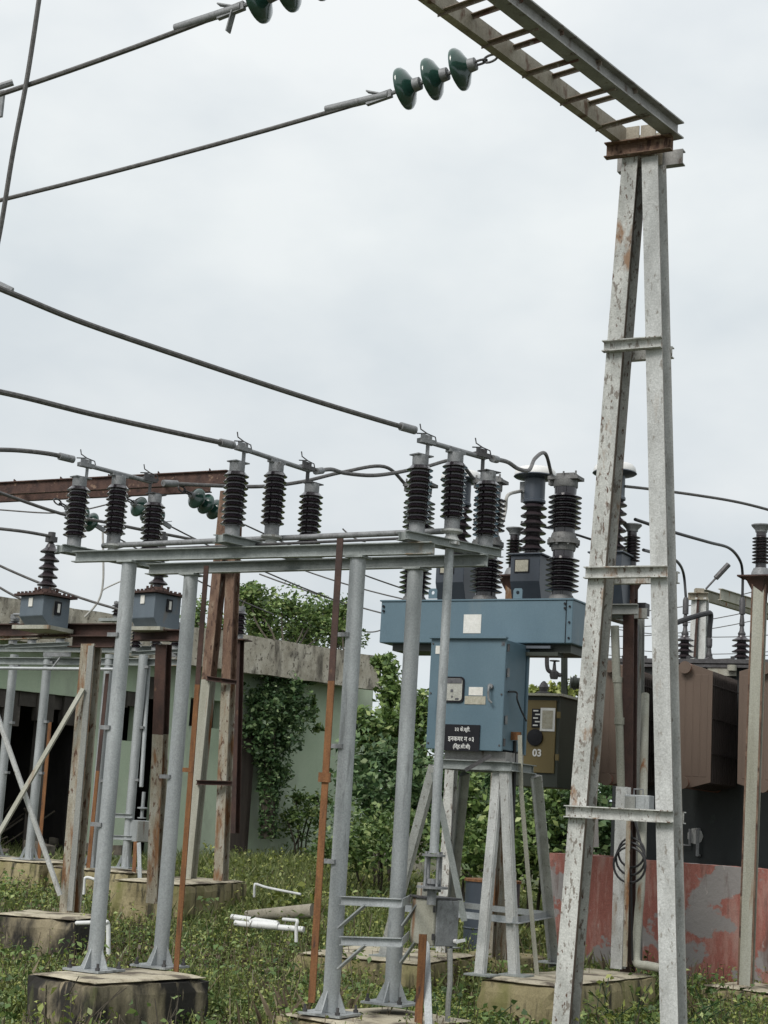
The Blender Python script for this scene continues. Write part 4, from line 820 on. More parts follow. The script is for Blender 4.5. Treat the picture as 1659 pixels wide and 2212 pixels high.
def bushing(px, py_top, py_bot, y_tip, n, rr, rcore, label):
    P = atp(px, py_bot, tP + kN * .9, kA); P.z = tz; u = P.y / 3550; h = (py_bot - py_top) * u
    m = MB(); m.lathe(P, [(rcore * 1.2, 0)] + sheds(n, rcore, rr, h * .86, h * .10) + [(rcore * .8, h)], 22); o = m.build('bushing', M['polymer'], tr)
    m = MB(); m.lathe(P, [(rcore * 2.4, 0), (rcore * 2.4, .02), (rcore * 2.0, .02), (rcore * 1.9, .05), (rcore * 1.3, .06)], 20)
    t_ = (py_top - y_tip) * u; m.lathe(P + Z * h, [(rcore * .8, 0), (rcore * .9, .02), (.028, .05), (.022, .10), (.030, .11), (.030, .13), (.020, t_ * .55), (.034, t_ * .56), (.034, t_ * .92), (.022, t_)], 12); m.build('terminal', M['dark_metal'], o)
    return P + Z * (h + t_)
T1 = bushing(1478.6, 1345, 1416, 1262, 5, .105, .048, ''); T2 = bushing(1601.5, 1345, 1417, 1262, 5, .108, .050, ''); T3 = bushing(1531.6, 1392, 1416, 1349, 2, .09, .045, '')
a3 = T3; o = wire('black_busbar', spline([a3, a3 + Z * .10, at(1535, 1327, a3.y), at(1523, 1326, a3.y - .1), at(1481, 1338, a3.y - .3), at(1440, 1354, a3.y - .5), at(1424, 1361, a3.y - .55)], 6), .030, 'thick black cable crossing from the small transformer bushing to the gantry leg', 'cable', None, 'cable')
P = at(1502, 1806, 17.55)
m = MB(); q = tQ + kA * .38 + Z * 0
dq = atp(1502, 1806, tP, kA)
m.lathe(dq - kN * .002, [(.085, 0), (.085, .003)], 9, -kN); m.build('bare_patch', M['white_paint'], tr)
m = MB(); m.tube([dq - kN * .01 + kA * .05 - Z * .20, dq - kN * .08 + kA * .05 - Z * .20, dq - kN * .08 + kA * .05 + Z * .06, dq - kN * .04 + kA * .05 + Z * .07], .018, 8); m.tube([dq - kN * .06 - kA * .13 - Z * .10, dq - kN * .06 - kA * .04 - Z * .10, dq - kN * .06 - kA * .04 + Z * .07], .015, 8); m.build('drain_valve', M['zinc'], tr)
cA = atp(1560, 1450, tP - kN * .03, kA); m = MB(); m.box(cA, .30, .05, .10, kA, kN); m.lathe(cA - kN * .05 + kA * .12, [(.05, 0), (.05, .06)], 10); m.build('cover_fitting', M['pale_col'], tr)
# olive control cubicle with its pipework
mk = thing('control_cubicle', at(1203, 1700, 15.9), 'olive brown control cubicle numbered 03 with dark green side, behind the blue cabinet', 'control cubicle')
mP = at(1203, 1590, 15.9); mt_ = at(1203, 1504, 15.9).z; mb_ = at(1203, 1702, 15.9).z; wm_ = .52; dm_ = .48
m = MB(); m.box(V((mP.x, mP.y, (mt_ + mb_) / 2)) - kA * (wm_ / 2 - .01) + kN * (dm_ / 2 + .02), wm_, dm_, mt_ - mb_, kA, kN); m.build('case', M['dark_green'], mk, .006)
md = V((mP.x, mP.y, 0)); zt2 = at(1203, 1513, 15.9).z; zb5 = at(1203, 1671, 15.9).z
m = MB(); m.box(md - kA * (wm_ / 2 + .005) + Z * (zt2 + zb5) / 2 + kN * .008, wm_ - .03, .022, zt2 - zb5, kA, kN); mdoor = m.build('door', M['olive'], mk, .004)
m = MB(); m.box(md - kA * (wm_ / 2 - .01) + kN * (dm_ / 2) + Z * (mt_ + .012), wm_ + .08, dm_ + .10, .024, kA, kN); m.build('lid', M['pale_col'], mk)
mPf = mP - kN * .006
mN = V((kA.y, -kA.x, 0))
o, c, w_, h = plate_on(1168.5, 1529, 1198, 1580, mPf, kA, 'white', 'notice_frame', mdoor, .006)
m = MB(); face(m, c + mN * .008, kA, w_ * .72, h * .78, .003); o2 = m.build('notice_sheet', M['paper_tan'], o)
plate_on(1150, 1531, 1167, 1572, mPf, kA, 'black', 'danger_plate', mdoor, .006)
q = atp(1159, 1551, mPf + mN * .008, kA); m = MB()
for k in range(5): m.box(q + Z * (.07 - .035 * k) + kA * (.01 if k % 2 else -.01), .05, .003, .013, kA, kN)
m.build('danger_marks', M['letter'], mdoor)
q = atp(1156, 1593, mPf, kA); MB().lathe(q, [(.082, 0), (.08, .016), (.03, .02)], 22, mN).build('vent_disc', M['black'], mdoor)
text('03', atp(1160, 1627, mPf + mN * .003, kA), kA, .095, 'number', 'letter', mdoor, 1.0, .003)
for z_ in (.22, .8): MB().box(md + Z * (zb5 + (zt2 - zb5) * z_) + kA * .012 - kN * .004, .03, .03, .06, kA, kN).build('hinge', M['olive'], mdoor)
cpipe = thing('conservator_pipe', at(1220, 1500, 16.2), 'upright dark pipe with a gate valve standing behind the olive cubicle', 'pipework')
m = MB(); m.tube([at(1219, 1510, 16.2), at(1219, 1395, 16.2)], .058 / 2 + .004, 12); m.tube([at(1232, 1475, 16.2), at(1262, 1477, 16.2)], .055, 14); m.lathe(at(1238, 1475, 16.2), [(.07, 0), (.07, .03)], 14, V((1, 0, 0))); m.build('pipe', M['dark_green'], cpipe)
m = MB(); m.tube(spline([at(1182, 1400, 16.2), at(1182, 1440, 16.2), at(1190, 1452, 16.2), at(1212, 1459, 16.2)]), .022, 10); m.lathe(at(1197, 1456, 16.2) - Z * .05, [(.035, 0), (.045, .03), (.045, .07), (.02, .09), (.012, .17), (.05, .175), (.05, .185)], 10); m.build('gate_valve', M['dark_metal'], cpipe)
m = MB(); q = at(1174, 1500, 16.1); m.lathe(q, [(.07, -.01), (.07, .02), (.035, .03), (.05, .07), (.03, .11), (.01, .13)], 10); tag(m.build('breather', M['dark_metal']), 'small dark breather cap on top of the olive cubicle', 'breather cap')
# conductors on the right
wire('conductor', spline([CTH[2] + kA * .10, at(1400, 1056, 14.6), at(1500, 1069, 14.8), at(1600, 1086, 15.2), at(1700, 1112, 15.6)], 8), .014, 'grey conductor leaving the right current transformer towards the right edge', group='conductors towards the transformer')
wire('conductor', spline([at(1372, 1122, 14.6), at(1450, 1148, 15.4), at(1530, 1171, 16.5), at(1575, 1184, 17.4), at(1598, 1210, 18.0), at(1604, 1240, T2.y), T2], 8), .016, 'black conductor curving down to the right transformer bushing', group='conductors towards the transformer', m='cable')
wire('conductor', spline([at(1390, 1188, 15.2), at(1447, 1204, 17.2), at(1467, 1218, 17.9), at(1477, 1242, T1.y), T1], 8), .016, 'black conductor curving down to the left transformer bushing', group='conductors towards the transformer', m='cable')
wire('conductor', spline([at(1126, 1128, 15), at(1220, 1148, 15.2), at(1280, 1166, 15.4)], 6), .012, 'dark conductor from the left post insulator passing behind the gantry leg', group='conductors towards the transformer', m='cable')
# ================================================================ far gantry on the right
fg = thing('distant_gantry', at(1510, 1500, 27).xy.to_3d(), 'small distant white gantry with rusty beam and a tilted arrester rod, above the transformer', 'gantry')
for (t, b, mt, wd) in (((1503, 1292), (1488, 1600), 'white_paint', .10), ((1521, 1292), (1516, 1600), 'white_paint', .12)):
    a = at(*t, 27); c = at(*b, 27); c.z = .3; MB().sweep(c, a, ibeam(wd, .16), kA).build('leg', M[mt], fg)
a = at(1508, 1296, 26.9); b = at(1500, 1420, 26.9); MB().bar(b, a, .035, .02).build('earth_strip', M['rust_dark'], fg)
a = at(1487, 1288, 26.9); b = at(1530, 1288, 26.9)
m = MB(); m.sweep(a, b, chan(.07, .12, .01), V((0, -1, 0))); m.box(at(1510, 1277, 27), .14, .14, .08); m.build('cap_channel', M['beam_paint'], fg)
a = at(1520, 1285, 27); b = atp(1613, 1312, a, B); b.z = a.z; b2 = a + (b - a) * 2.2
for o_2 in (0, .3):
    m = MB(); m.sweep(a + BP * o_2, b2 + BP * o_2, ibeam(.08, .19, .01, .012), BP); m.build('beam', M['pale_col'], fg)
a = at(1525, 1272, 26.9); b = at(1546, 1249, 26.9); c = at(1574, 1219, 26.9)
m = MB(); m.tube([a, b], .018, 6); m.tube([b, c], .045, 8); m.build('arrester_rod', M['dark_metal'], fg)
for k, (p, q, Y) in enumerate((((1240, 1323), (1700, 1256), 40), ((1240, 1352), (1700, 1300), 42), ((1240, 1372), (1700, 1322), 44), ((1240, 1342), (1700, 1368), 46), ((1240, 1404), (1700, 1410), 48), ((1240, 1384), (1700, 1404), 50))):
    wire('overhead_line', sag(at(*p, Y), at(*q, Y), .25, 12), .012, 'thin grey distant line crossing the sky behind the transformer bushings', 'overhead line', 'distant lines on the right')
# ================================================================ left: rusty stand with two voltage transformers
PX = V((math.cos(math.radians(40)), -math.sin(math.radians(40)), 0)); PY = V((math.sin(math.radians(40)), math.cos(math.radians(40)), 0))
def pt(corner, ytop, ybot, Y, wl_, wr_, tipx, yt, label):
    near = at(corner, ytop, Y); zt_ = near.z; zb6 = at(corner, ybot, Y).z; u = Y / 3550
    wl2 = wl_; wr2 = wr_; r0 = V((near.x, near.y, 0)); c = r0 - PX * wl2 / 2 + PY * wr2 / 2
    r = thing('voltage_transformer', (c.x, c.y, zb6), label, 'voltage transformer', 'voltage transformers on the rusty stand')
    zm = zb6 + (zt_ - zb6) * .32; m = MB()
    rg = lambda z, ins: [r0 - PX * wl2 + PY * ins + Z * z, r0 + PY * ins + Z * z, r0 + PY * wr2 + Z * z, r0 - PX * wl2 + PY * wr2 + Z * z]
    vs = rg(zt_, 0) + rg(zm, 0) + rg(zb6, .09)
    m.add(vs, [(3, 2, 1, 0), (8, 9, 10, 11)] + [(j * 4 + i, j * 4 + (i + 1) % 4, j * 4 + 4 + (i + 1) % 4, j * 4 + 4 + i) for j in range(2) for i in range(4)]); m.build('tank', M['pt_grey'], r, .006)
    m = MB(); m.box(c + Z * (zt_ + .012), wl2 + .09, wr2 + .09, .02, PX, PY)
    for k in range(7):
        for q in (r0 - PX * (wl2 * k / 6) - PY * .03, r0 + PX * .03 + PY * (wr2 * k / 6)): m.lathe(q + Z * (zt_ + .018), [(.014, 0), (.014, .02)], 6)
    m.build('lid', M['rust_dark'], r)
    m = MB(); m.box(r0 - PX * wl2 * .52 - PY * .005 + Z * (zt_ - .06), .055, .008, .08, PX, PY); m.build('plate', M['paper'], r)
    m = MB(); m.box(r0 + PX * .006 + PY * wr2 * .55 + Z * (zt_ - .10), .012, .07, .12, PX, PY); g_ = m.build('oil_gauge', M['black'], r)
    m = MB(); m.box(r0 + PX * .016 + PY * wr2 * .55 + Z * (zt_ - .10), .006, .026, .08, PX, PY); m.build('gauge_glass', M['paper'], g_)
    h = (ytop - yt) * u; P = c + Z * (zt_ + .02)
    m = MB(); m.lathe(P, [(.13, 0), (.12, .02), (.10, .03), (.085, .05), (.06, .06)], 16)
    for k in range(6): a_ = k * math.pi / 3; m.lathe(P + V((.10 * math.cos(a_), .10 * math.sin(a_), .01)), [(.013, 0), (.013, .06)], 6)
    m.build('flange', M['rust_dark'], r)
    m = MB(); m.lathe(P, [(.052, .05)] + sheds(5, .046, .092, h * .70, .07) + [(.03, h * .70 + .10)], 22); bs = m.build('bushing', M['polymer'], r)
    m = MB(); m.lathe(P + Z * (h * .70 + .10), [(.022, 0), (.035, .02), (.02, .04), (.02, h * .26 - .09), (.035, h * .26 - .08), (.035, h * .26 - .04)], 10); m.box(P + Z * (h - .03), .09, .07, .05, PX, PY); m.build('terminal', M['dark_metal'], bs)
    return P + Z * h, c
tpA, cA1 = pt(95, 1285, 1350, 14.8, .33, .31, 99, 1152, 'faded blue-grey voltage transformer with rusty lid and finned bushing, at the far left')
tpB, cB1 = pt(336, 1280, 1359, 15.5, .32, .34, 338, 1150, 'faded blue-grey voltage transformer half hidden by the second pipe pole')
rs = thing('rusty_stand', at(152, 1962, 15).xy.to_3d(), 'rusty streaked steel stand with cross braces carrying the blue-grey voltage transformers at the left', 'support stand')
b = at(152, 1966, 15.0); t = at(198, 1392, 15.0); b = V((t.x + (b.x - t.x) * .9, b.y, b.z - .02))
m = MB(); m.sweep(b, t, ibeam(.15, .12, .03, .02), A); m.build('column', M['rust_col'], rs)
o1 = A * .052 - AP * .072; m = MB(); m.bar(b + o1 + Z * .02, t + o1 - Z * .02, .06, .012, A); m.build('face_strip', M['grey_col'], rs)
b2_ = at(333, 1950, 16.0); t2_ = at(354, 1392, 15.7)
m = MB(); m.sweep(b2_, t2_.lerp(b2_, .35), ibeam(.12, .10, .03, .012), A); m.build('column', M['rust_col'], rs)
m = MB(); m.sweep(t2_.lerp(b2_, .35), t2_, ibeam(.121, .101, .03, .012), A); m.build('column_head', M['rust_dark'], rs)
q = at(250, 1361, 14.9); p = atp(-60, 1362, q, A); p.z = q.z
m = MB(); m.sweep(p, q, chan(.07, .115, .01), -AP); m.build('beam', M['rust_dark'], rs)
q2 = at(250, 1386, 14.85); p2 = atp(152, 1386, q2, A); p2.z = q2.z
m = MB(); m.sweep(p2, q2, chan(.08, .11, .012), -AP); m.build('beam', M['rust_dark'], rs)
m = MB(); m.sweep(p + Z * -.085, atp(150, 1373, q, A) * 1 - Z * .0, chan(.05, .04, .008), -AP); m.build('angle_rail', M['rust_col'], rs)
q = at(395, 1373, 15.4); p = at(286, 1372, 15.9)
m = MB(); m.sweep(p, q, chan(.07, .11, .01), -AP); m.build('beam', M['rust_dark'], rs)
for (c, zz, w_) in ((cA1, at(60, 1352, 14.8).z, .42), (cB1, at(310, 1355, 15.5).z, .38)):
    m = MB(); m.box(V((c.x, c.y, zz)), w_, .36, .035, A, AP); m.build('bearing_plate', M['pale_col'], rs)
m = MB(); m.tube([at(-20, 1505, 14.8), at(130, 1934, 14.85)], .024, 8); m.build('brace', M['white_paint'], rs)
MB().bar(at(180, 1488, 14.9), at(-10, 1814, 14.7), .045, .02, A).build('brace', M['pale_col'], rs)
corner_plinth(((46, 1964), (165, 1985), (232, 1976)), at(152, 1966, 15.0).z - .02, 'dark-sided plinth under the rusty column at the left', bottom=.0, mt='plinth_dark')
# ================================================================ second isolator frame
f2 = thing('isolator_structure', at(160, 1860, 20).xy.to_3d(), 'second galvanised pole frame with beams carrying isolators, behind the rusty stand at the left', 'isolator frame')
ZT2 = 3.30
for (b, t, Y) in (((62, 1857), (99, 1449), 19.6), ((-12, 1850), (27, 1442), 20.2), ((196, 1876), (233, 1447), 19.4), ((271, 1876), (309, 1447), 19.2)):
    P = at(*b, Y); m = MB(); m.lathe((P.x, P.y, P.z), [(.053, 0), (.053, ZT2 - P.z)], 18); o = m.build('pole', M['galv'], f2)
    m = MB()
    for k in range(4): a_ = k * math.pi / 2 + .4; d = V((math.cos(a_), math.sin(a_), 0)); m.bar(P + d * .10, P + d * .045 + Z * .14, .01, .03, Z.cross(d))
    m.box(P + Z * .008, .28, .28, .014, A, AP); m.build('base_plate', M['galv'], o)
    m = MB()
    for z_ in (1.0, 1.6, 2.3): m.box(V((P.x + .055, P.y - .03, P.z + z_)), .06, .05, .03, A, AP)
    m.build('strip_clamp', M['zinc'], o)
for (y, Y, mt) in ((1404, 20.3, 'galv_beam'), (1431, 19.5, 'galv_beam')):
    q = at(395, y, Y - .35); p = at(-60, y - 4, Y + .3); m = MB(); m.sweep(p, q, chan(.06, .085, .008), V((0, -1, 0))); m.build('beam', M[mt], f2)
wire('linkage_pipe', [at(-40, 1443, 19.3), at(272, 1446, 19.1)], .020, 'pale linkage pipe along the second isolator frame at the left', 'linkage rod', None, 'galv')
ind = at(99, 1449, 19.6)
g2 = 'isolators on the second frame'
for k, (xs_, lb_) in enumerate((((24, 65, 126), 'weathered isolator of small dark insulators at the far left, under the first blue-grey tank'), ((291, 334, 376), 'weathered isolator of small dark insulators under the second blue-grey tank, beside the second pipe pole'))):
    r = thing('isolator', at(xs_[0], 1432, 19.8), lb_, 'isolator', g2)
    Ys = (19.9, 19.7, 19.4)
    for x_, Y in zip(xs_, Ys): P = at(x_, 1425, Y); P.z = ZT2 + .10; post_insulator(r, P, HI * .62, .075, .045, 6)
    m = MB(); a = at(xs_[0] - 12, 1428, 20.0); b = at(xs_[2] + 16, 1428, 19.2); a.z = b.z = ZT2 + .075; m.sweep(a, b, chan(.06, .05, .006), V((0, -1, 0))); m.build('base_channel', M['galv_beam'], r)
    m = MB(); a = at(xs_[0], 1378, 19.8); b = at(xs_[2], 1378, 19.4); a.z = b.z = ZT2 + .10 + HI * .62 + .03; m.tube([a, b], .017, 8); m.bar(a, a - Z * .05, .06, .03); m.bar(b, b - Z * .05, .06, .03); m.build('blade', M['zinc'], r)
    m = MB(); q = at(xs_[2] + 4, 1420, 19.3); m.tube([q, q + V((-.10, 0, -.16))], .014, 6); m.bar(q + V((-.2, 0, .02)), q + V((.12, 0, .04)), .05, .03); m.build('drive_lever', M['zinc'], r)
cb2 = thing('control_box', at(300, 1815, 19.0), 'small pale grey control box on the second isolator frame, behind the first two pipe poles', 'control box')
q = at(297, 1772, 19.0); wX = V((math.cos(math.radians(32)), math.sin(math.radians(32)), 0)); wY = V((-wX.y, wX.x, 0)); hh = .24
m = MB(); m.box(q + wX * .09 + wY * .10 - Z * hh / 2, .18, .20, hh, wX, wY); m.build('case', M['galv'], cb2, .005)
m = MB(); m.box(q + wX * .09 - wY * .008 - Z * hh / 2, .165, .014, hh - .01, wX, wY); m.build('door', M['grey_col'], cb2, .004)
for y in (1765, 1812):
    m = MB(); m.sweep(at(236, y - 4, 19.3), at(285, y - 2, 19.1), chan(.03, .05, .006), V((0, -1, 0))); m.build('bracket_arm', M['galv'], cb2)
m = MB(); a = at(306, 1700, 19.1); b = at(306, 1768, 19.1); m.tube([at(321, 1440, 19.3), at(305, 1700, 19.1)], .024, 10); m.lathe(b, [(.05, 0), (.05, .012), (.02, .014), (.02, .10), (.06, .11), (.06, .125), (.02, .13), (.02, .3)], 10); tag(m.build('operating_shaft', M['galv']), 'slim pale shaft above the small control box of the second isolator frame', 'operating shaft')
strip('earth_strip', (293, 1818), (287, 1925), 19.0, 18.9, .05, 'rusty strip below the small pale control box at the left')
strip('earth_strip', (300, 1820), (303, 1935), 18.9, 18.7, .05, 'pale galvanised strip beside the rusty one under the left control box')[0].children[0].data.materials[0] = M['galv']
strip('earth_strip', (232, 1455), (190, 1880), 19.2, 19.2, .05, 'rusty flat strip behind the first pipe pole, on the second isolator frame', split=.5)
strip('earth_strip', (108, 1560), (83, 1862), 19.9, 19.9, .05, 'rusty flat strip beside the far-left pole of the second isolator frame')
plinth((at(60, 1860, 19.9).x - .15, 20.0, 0), A, AP, 1.5, 1.0, at(62, 1857, 19.6).z - .005, 'pale yellowish plinth at the far left under the second isolator frame')
plinth((at(240, 1876, 19.35).x, 19.4, 0), A, AP, 1.15, .9, at(233, 1876, 19.3).z - .005, 'stained plinth behind the first two pipe poles, under the second isolator frame')
# ================================================================ rusty gantry in the middle distance
g2t = thing('gantry', at(445, 1900, 18).xy.to_3d(), 'rusty A-frame gantry with a long dark rusty girder, left of the green wall', 'gantry')
for (b, m1, t) in (((408, 1903), (440, 1633), (489, 1085)), ((477, 1905), (491, 1633), (509, 1085))):
    B_ = at(*b, 18.0); T_ = at(*t, 18.0); Mm = at(*m1, 18.0)
    mid = B_.lerp(T_, .52)
    m = MB(); m.sweep(B_, mid, ibeam(.115, .12, .03, .012), A); m.build('leg', M['pale_col' if b[0] < 450 else 'rust_col'], g2t)
    m = MB(); m.sweep(mid, T_ + (T_ - B_).normalized() * .12, ibeam(.1155, .121, .03, .012), A); m.build('upper_leg', M['rust_leg'], g2t)
for (p, q) in (((424, 1690), (500, 1692)), ((446, 1465), (510, 1474)), ((470, 1226), (516, 1226))):
    m = MB(); m.sweep(at(*p, 17.9), at(*q, 17.85), chan(.05, .05, .008), V((0, -1, 0))); m.build('cross_channel', M['rust_dark'], g2t)
q = at(500, 1030, 17.9); p = atp(-60, 1078, q, A); p.z = q.z; dg_ = (p - q).normalized()
for o_2 in (0, .38):
    m = MB(); m.sweep(q + dg_ * (.05 + o_2 * 1.25) + AP * o_2, p + AP * o_2, ibeam(.07, .155, .01, .012), AP); m.build('girder', M['rust_girder'], g2t)
for t in np.arange(.3, (p - q).length, .7):
    m = MB(); a = q + dg_ * t; m.bar(a + Z * .085, a + AP * .38 + Z * .085 + dg_ * .2, .05, .012); m.build('lacing_bar', M['rust_dark'], g2t)
corner_plinth(((371, 1893), (395, 1909), (538, 1903)), at(440, 1900, 18).z - .0, 'pale plinth under the legs of the rusty A-frame gantry', bottom=.1)
g3 = 'insulator strings on the rusty girder'
for k, (at_, en, lb_) in enumerate((((387, 1053), (474, 1107), 'green insulator string under the rusty girder, left of the middle isolator'), ((262, 1070), (336, 1118), 'green insulator string under the rusty girder, behind the left isolator'), ((118, 1080), (170, 1112), 'green insulator string under the rusty girder, hidden behind the leftmost insulator'))):
    a = atp(*at_, q + AP * -.04, A); e_ = atp(*en, a, B); L_ = (e_ - a).length
    string(a, e_ - a, 3, .125, .155, .22, lb_, g3)
    e2 = atp(en[0] + 420, en[1] + (172, 190, 215)[k], a, B); s_ = a + (e_ - a).normalized() * (.22 + .5)
    wire('conductor', sag(s_, e2, .05, 10), .010, ('thin line slanting down from the right green string of the rusty girder', 'thin line slanting down from the middle green string of the rusty girder', 'thin line slanting down from the left green string of the rusty girder')[k], group='lines from the rusty girder')
    m = MB()
pd = thing('post_insulator', at(513, 1790, 19.5).xy.to_3d(), 'dark ribbed post insulator on a dark rusty post, right of the rusty gantry', 'post insulator')
t = at(515, 1383, 19.0); b = at(505, 1800, 19.0); m = MB(); m.sweep(b, t, ibeam(.10, .10), A); m.box(t, .26, .2, .014, A, AP); m.build('stand_post', M['rust_dark'], pd)
post_insulator(pd, t + Z * .01, .38, .085, .05, 5)
# wires at the far left
gl = 'lines at the left edge'
wire('conductor', spline([at(-30, 1054, 15.5), at(130, 1109, 16.5), at(227, 1128, 17.2), at(310, 1145, 17.8), at(420, 1166, 18.5)], 6), .017, 'thick grey conductor passing behind the left isolator below the girder', group=gl)
wire('conductor', spline([at(-30, 1139, 14.6), at(50, 1148, 14.7), tpA], 6), .015, 'grey conductor from the left edge to the left voltage transformer bushing', group=gl)
wire('conductor', sag(at(-30, 1208, 18), at(262, 1318, 18), .04), .014, 'grey line slanting down behind the left voltage transformer to the first pipe pole', group=gl)
wire('conductor', sag(at(-30, 1249, 19), at(60, 1300, 19), .02), .014, 'short grey line entering at the left edge above the left voltage transformer', group=gl)
wire('conductor', spline([at(-20, 1100, 21), at(127, 1108, 21), at(230, 1090, 21), at(310, 1062, 21), at(420, 1030, 21)], 6), .010, 'thin teal-grey line curving up behind the left isolator to the rusty girder', group=gl)
o = wire('cable', spline([at(222, 1150, 18), at(223, 1200, 18), at(223, 1251, 18), at(217, 1288, 18), at(203, 1312, 18), at(183, 1333, 18)], 6), .012, 'pale loose cable hanging down left of the first pipe pole', 'cable', None, 'cable_pale')
m = MB(); m.tube(spline([at(217, 1283, 18), at(226, 1272, 18), at(262, 1255, 18)]), .009, 6); m.build('branch', M['cable_pale'], o)
for k, (p, q, Y) in enumerate((((560, 1240), (880, 1338), 30), ((640, 1226), (900, 1300), 32), ((780, 1362), (830, 1358), 34), ((740, 1142), (790, 1170), 30))):
    wire('overhead_line', sag(at(*p, Y), at(*q, Y), .05, 8), .014, ('thin line slanting over the roof shrubs down to the blue tank', 'thin upper line slanting down towards the blue tank', 'short level line left of the blue tank', 'short thin line between the middle and right isolators')[k], 'overhead line')
# ================================================================ building
zr_ = 4.2; cR = atz(825, 1418, zr_); cL = atz(-40, 1281, zr_); bD = (cR - cL).normalized(); bN = V((bD.y, -bD.x, 0))          # bN faces the viewer
Lb = (cR - cL).length; zfb = at(825, 1492, cR.y).z
bd = thing('building', (cL.x, cL.y, .3), 'derelict single-storey building with pale green walls, gaping openings and a stained concrete roof band', 'building')
def bp(u, v, z): return V((cL.x, cL.y, 0)) + bD * u - bN * v + Z * z
m = MB(); n = 90; vs = []
for i in range(n + 1):
    u = -3 + (Lb + 3) * i / n; e_ = .02 * mnoise.noise(V((u * 2, 1, 1))); g_ = .03 * mnoise.noise(V((u * 1.6, 5, 1)))
    vs += [bp(u, 0, zfb + e_), bp(u, 0, zr_ + g_), bp(u, .16, zr_ + g_ + .01), bp(u, .16, zfb + e_)]
m.add(vs, [(4 * i + a, 4 * i + 4 + a, 4 * i + 4 + (a + 1) % 4, 4 * i + (a + 1) % 4) for i in range(n) for a in range(4)] + [(4 * n, 4 * n + 1, 4 * n + 2, 4 * n + 3), (3, 2, 1, 0)]); m.build('roof_band', M['concrete'], bd)
m = MB(); m.box(bp(Lb / 2 - 1.5, 3.6, zfb + .12), Lb + 3 - .4, 6.8, .16, bD, bN); m.build('roof_slab', M['concrete'], bd)
vW = .48                                                        # wall set back under the roof band
wP = bp(0, vW, 0)
def U(px, y=1600): return (atp(px, y, wP, bD) - wP).xy.to_3d().dot(bD)
def ZY(px, py): return atp(px, py, wP, bD).z
zlo = .3; zhi = zfb + .04
uE = U(800)
ops = [(U(-200), U(182, 1600), zlo, ZY(90, 1497)), (U(238), U(296), ZY(270, 1600), ZY(270, 1492)), (U(303), U(352), zlo, ZY(330, 1462)), (U(405), U(479), ZY(440, 1571), ZY(440, 1510))]
us = sorted(set([-3.0, uE] + [o for q in ops for o in q[:2]])); us = [u for u in us if u >= -3]
m = MB()
for a, b in zip(us, us[1:]):
    c = (a + b) / 2; hol = [q for q in ops if q[0] <= c <= q[1]]
    segs = [(zlo, zhi)]
    for q in hol: segs = [s for s0, s1 in segs for s in ((s0, min(s1, q[2])), (max(s0, q[3]), s1)) if s[1] - s[0] > .02]
    for s0, s1 in segs: m.box(bp(c, vW + .12, (s0 + s1) / 2), b - a, .24, s1 - s0, bD, bN)
m.build('front_wall', M['wall_green'], bd)
# ragged broken plaster hanging from the head of the big opening
m = MB(); rg = random.Random(4)
for (a, b, zt_) in ((ops[0][0], ops[0][1], ops[0][3]), (ops[1][0], ops[1][1], ops[1][3]), (ops[2][0], ops[2][1], ops[2][3])):
    m = MB(); u = max(a, -1.5)
    while u < b:
        w2 = rg.uniform(.12, .3); h2 = rg.uniform(.18, .62) if b - a > 1 else rg.uniform(.1, .4); m.box(bp(u + w2 / 2, vW + .10 + rg.uniform(-.03, .05), zt_ - h2 / 2 + .02), w2 + .04, .12, h2, bD, bN); u += w2
    m.build('broken_plaster', M['dark_plaster'], bd)
m = MB(); m.box(bp(uE / 2 - 1.5, 4.4, (zlo + zhi) / 2), uE + 3, .2, zhi - zlo, bD, bN); m.build('inner_wall', M['shade_black'], bd)
for u_, mt9 in ((uE - .12, 'wall_green'), (-3.1, 'shade_black'), (U(191), 'shade_black'), (U(390), 'shade_black')):
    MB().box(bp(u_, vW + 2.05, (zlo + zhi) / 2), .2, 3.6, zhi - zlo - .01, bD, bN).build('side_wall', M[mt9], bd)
MB().box(bp(Lb / 2 - 1.6, vW + 2.1, zlo + .02), Lb + 2.6, 4.0, .04, bD, bN).build('floor_slab', M['rubble'], bd)
m = MB(); q = bp(uE + .95, vW - .05, 0); m.box(V((q.x, q.y, (zlo + zfb) / 2)), .55, .26, zfb - zlo, bD, bN); m.build('corner_pillar', M['concrete'], bd)
m = MB(); m.box(bp(U(100), vW + .14, (zlo + ops[0][3]) / 2), .16, .16, ops[0][3] - zlo, bD, bN); m.build('pillar', M['dark_plaster'], bd)
def WY(px, d=.3): return atp(px, 1600, bp(0, vW - d, 0), bD).y
m = MB(); m.box(bp(U(516), vW - .10, ZY(516, 1712)), .32, .16, ZY(516, 1632) - zlo, bD, bN); m.box(bp(U(531), vW - .12, ZY(516, 1700)), .07, .12, 2.1, bD, bN); m.build('old_door_frame', M['timber'], bd)
m = MB()
for k in range(40):
    u = rg.uniform(-1, U(230)); q = bp(u, vW - rg.uniform(-.6, .9), zg(0, 22) + rg.uniform(.2, .45)); s_ = rg.uniform(.06, .22); m.box(q, s_ * 1.6, s_, s_ * .7, V((rg.uniform(-1, 1), rg.uniform(-1, 1), rg.uniform(-.4, .4))), V((rg.uniform(-1, 1), 1, 0)).normalized())
tag(m.build('rubble_heap', M['rubble']), 'heap of broken masonry at the foot of the derelict building', 'rubble', kind='stuff')
m = MB()
for px, h2 in ((345, .5), (420, .34), (700, .25)):
    pass
q = at(252, 1336, 21.5); r = thing('post_insulator', q, 'small grey-capped post insulator on the roof edge left of the first pipe pole', 'post insulator'); post_insulator(r, q, .22, .075, .045, 4)
MB().box(q - Z * .02, .5, .12, .04, A, AP).build('stand_channel', M['galv_beam'], r)
m = MB()
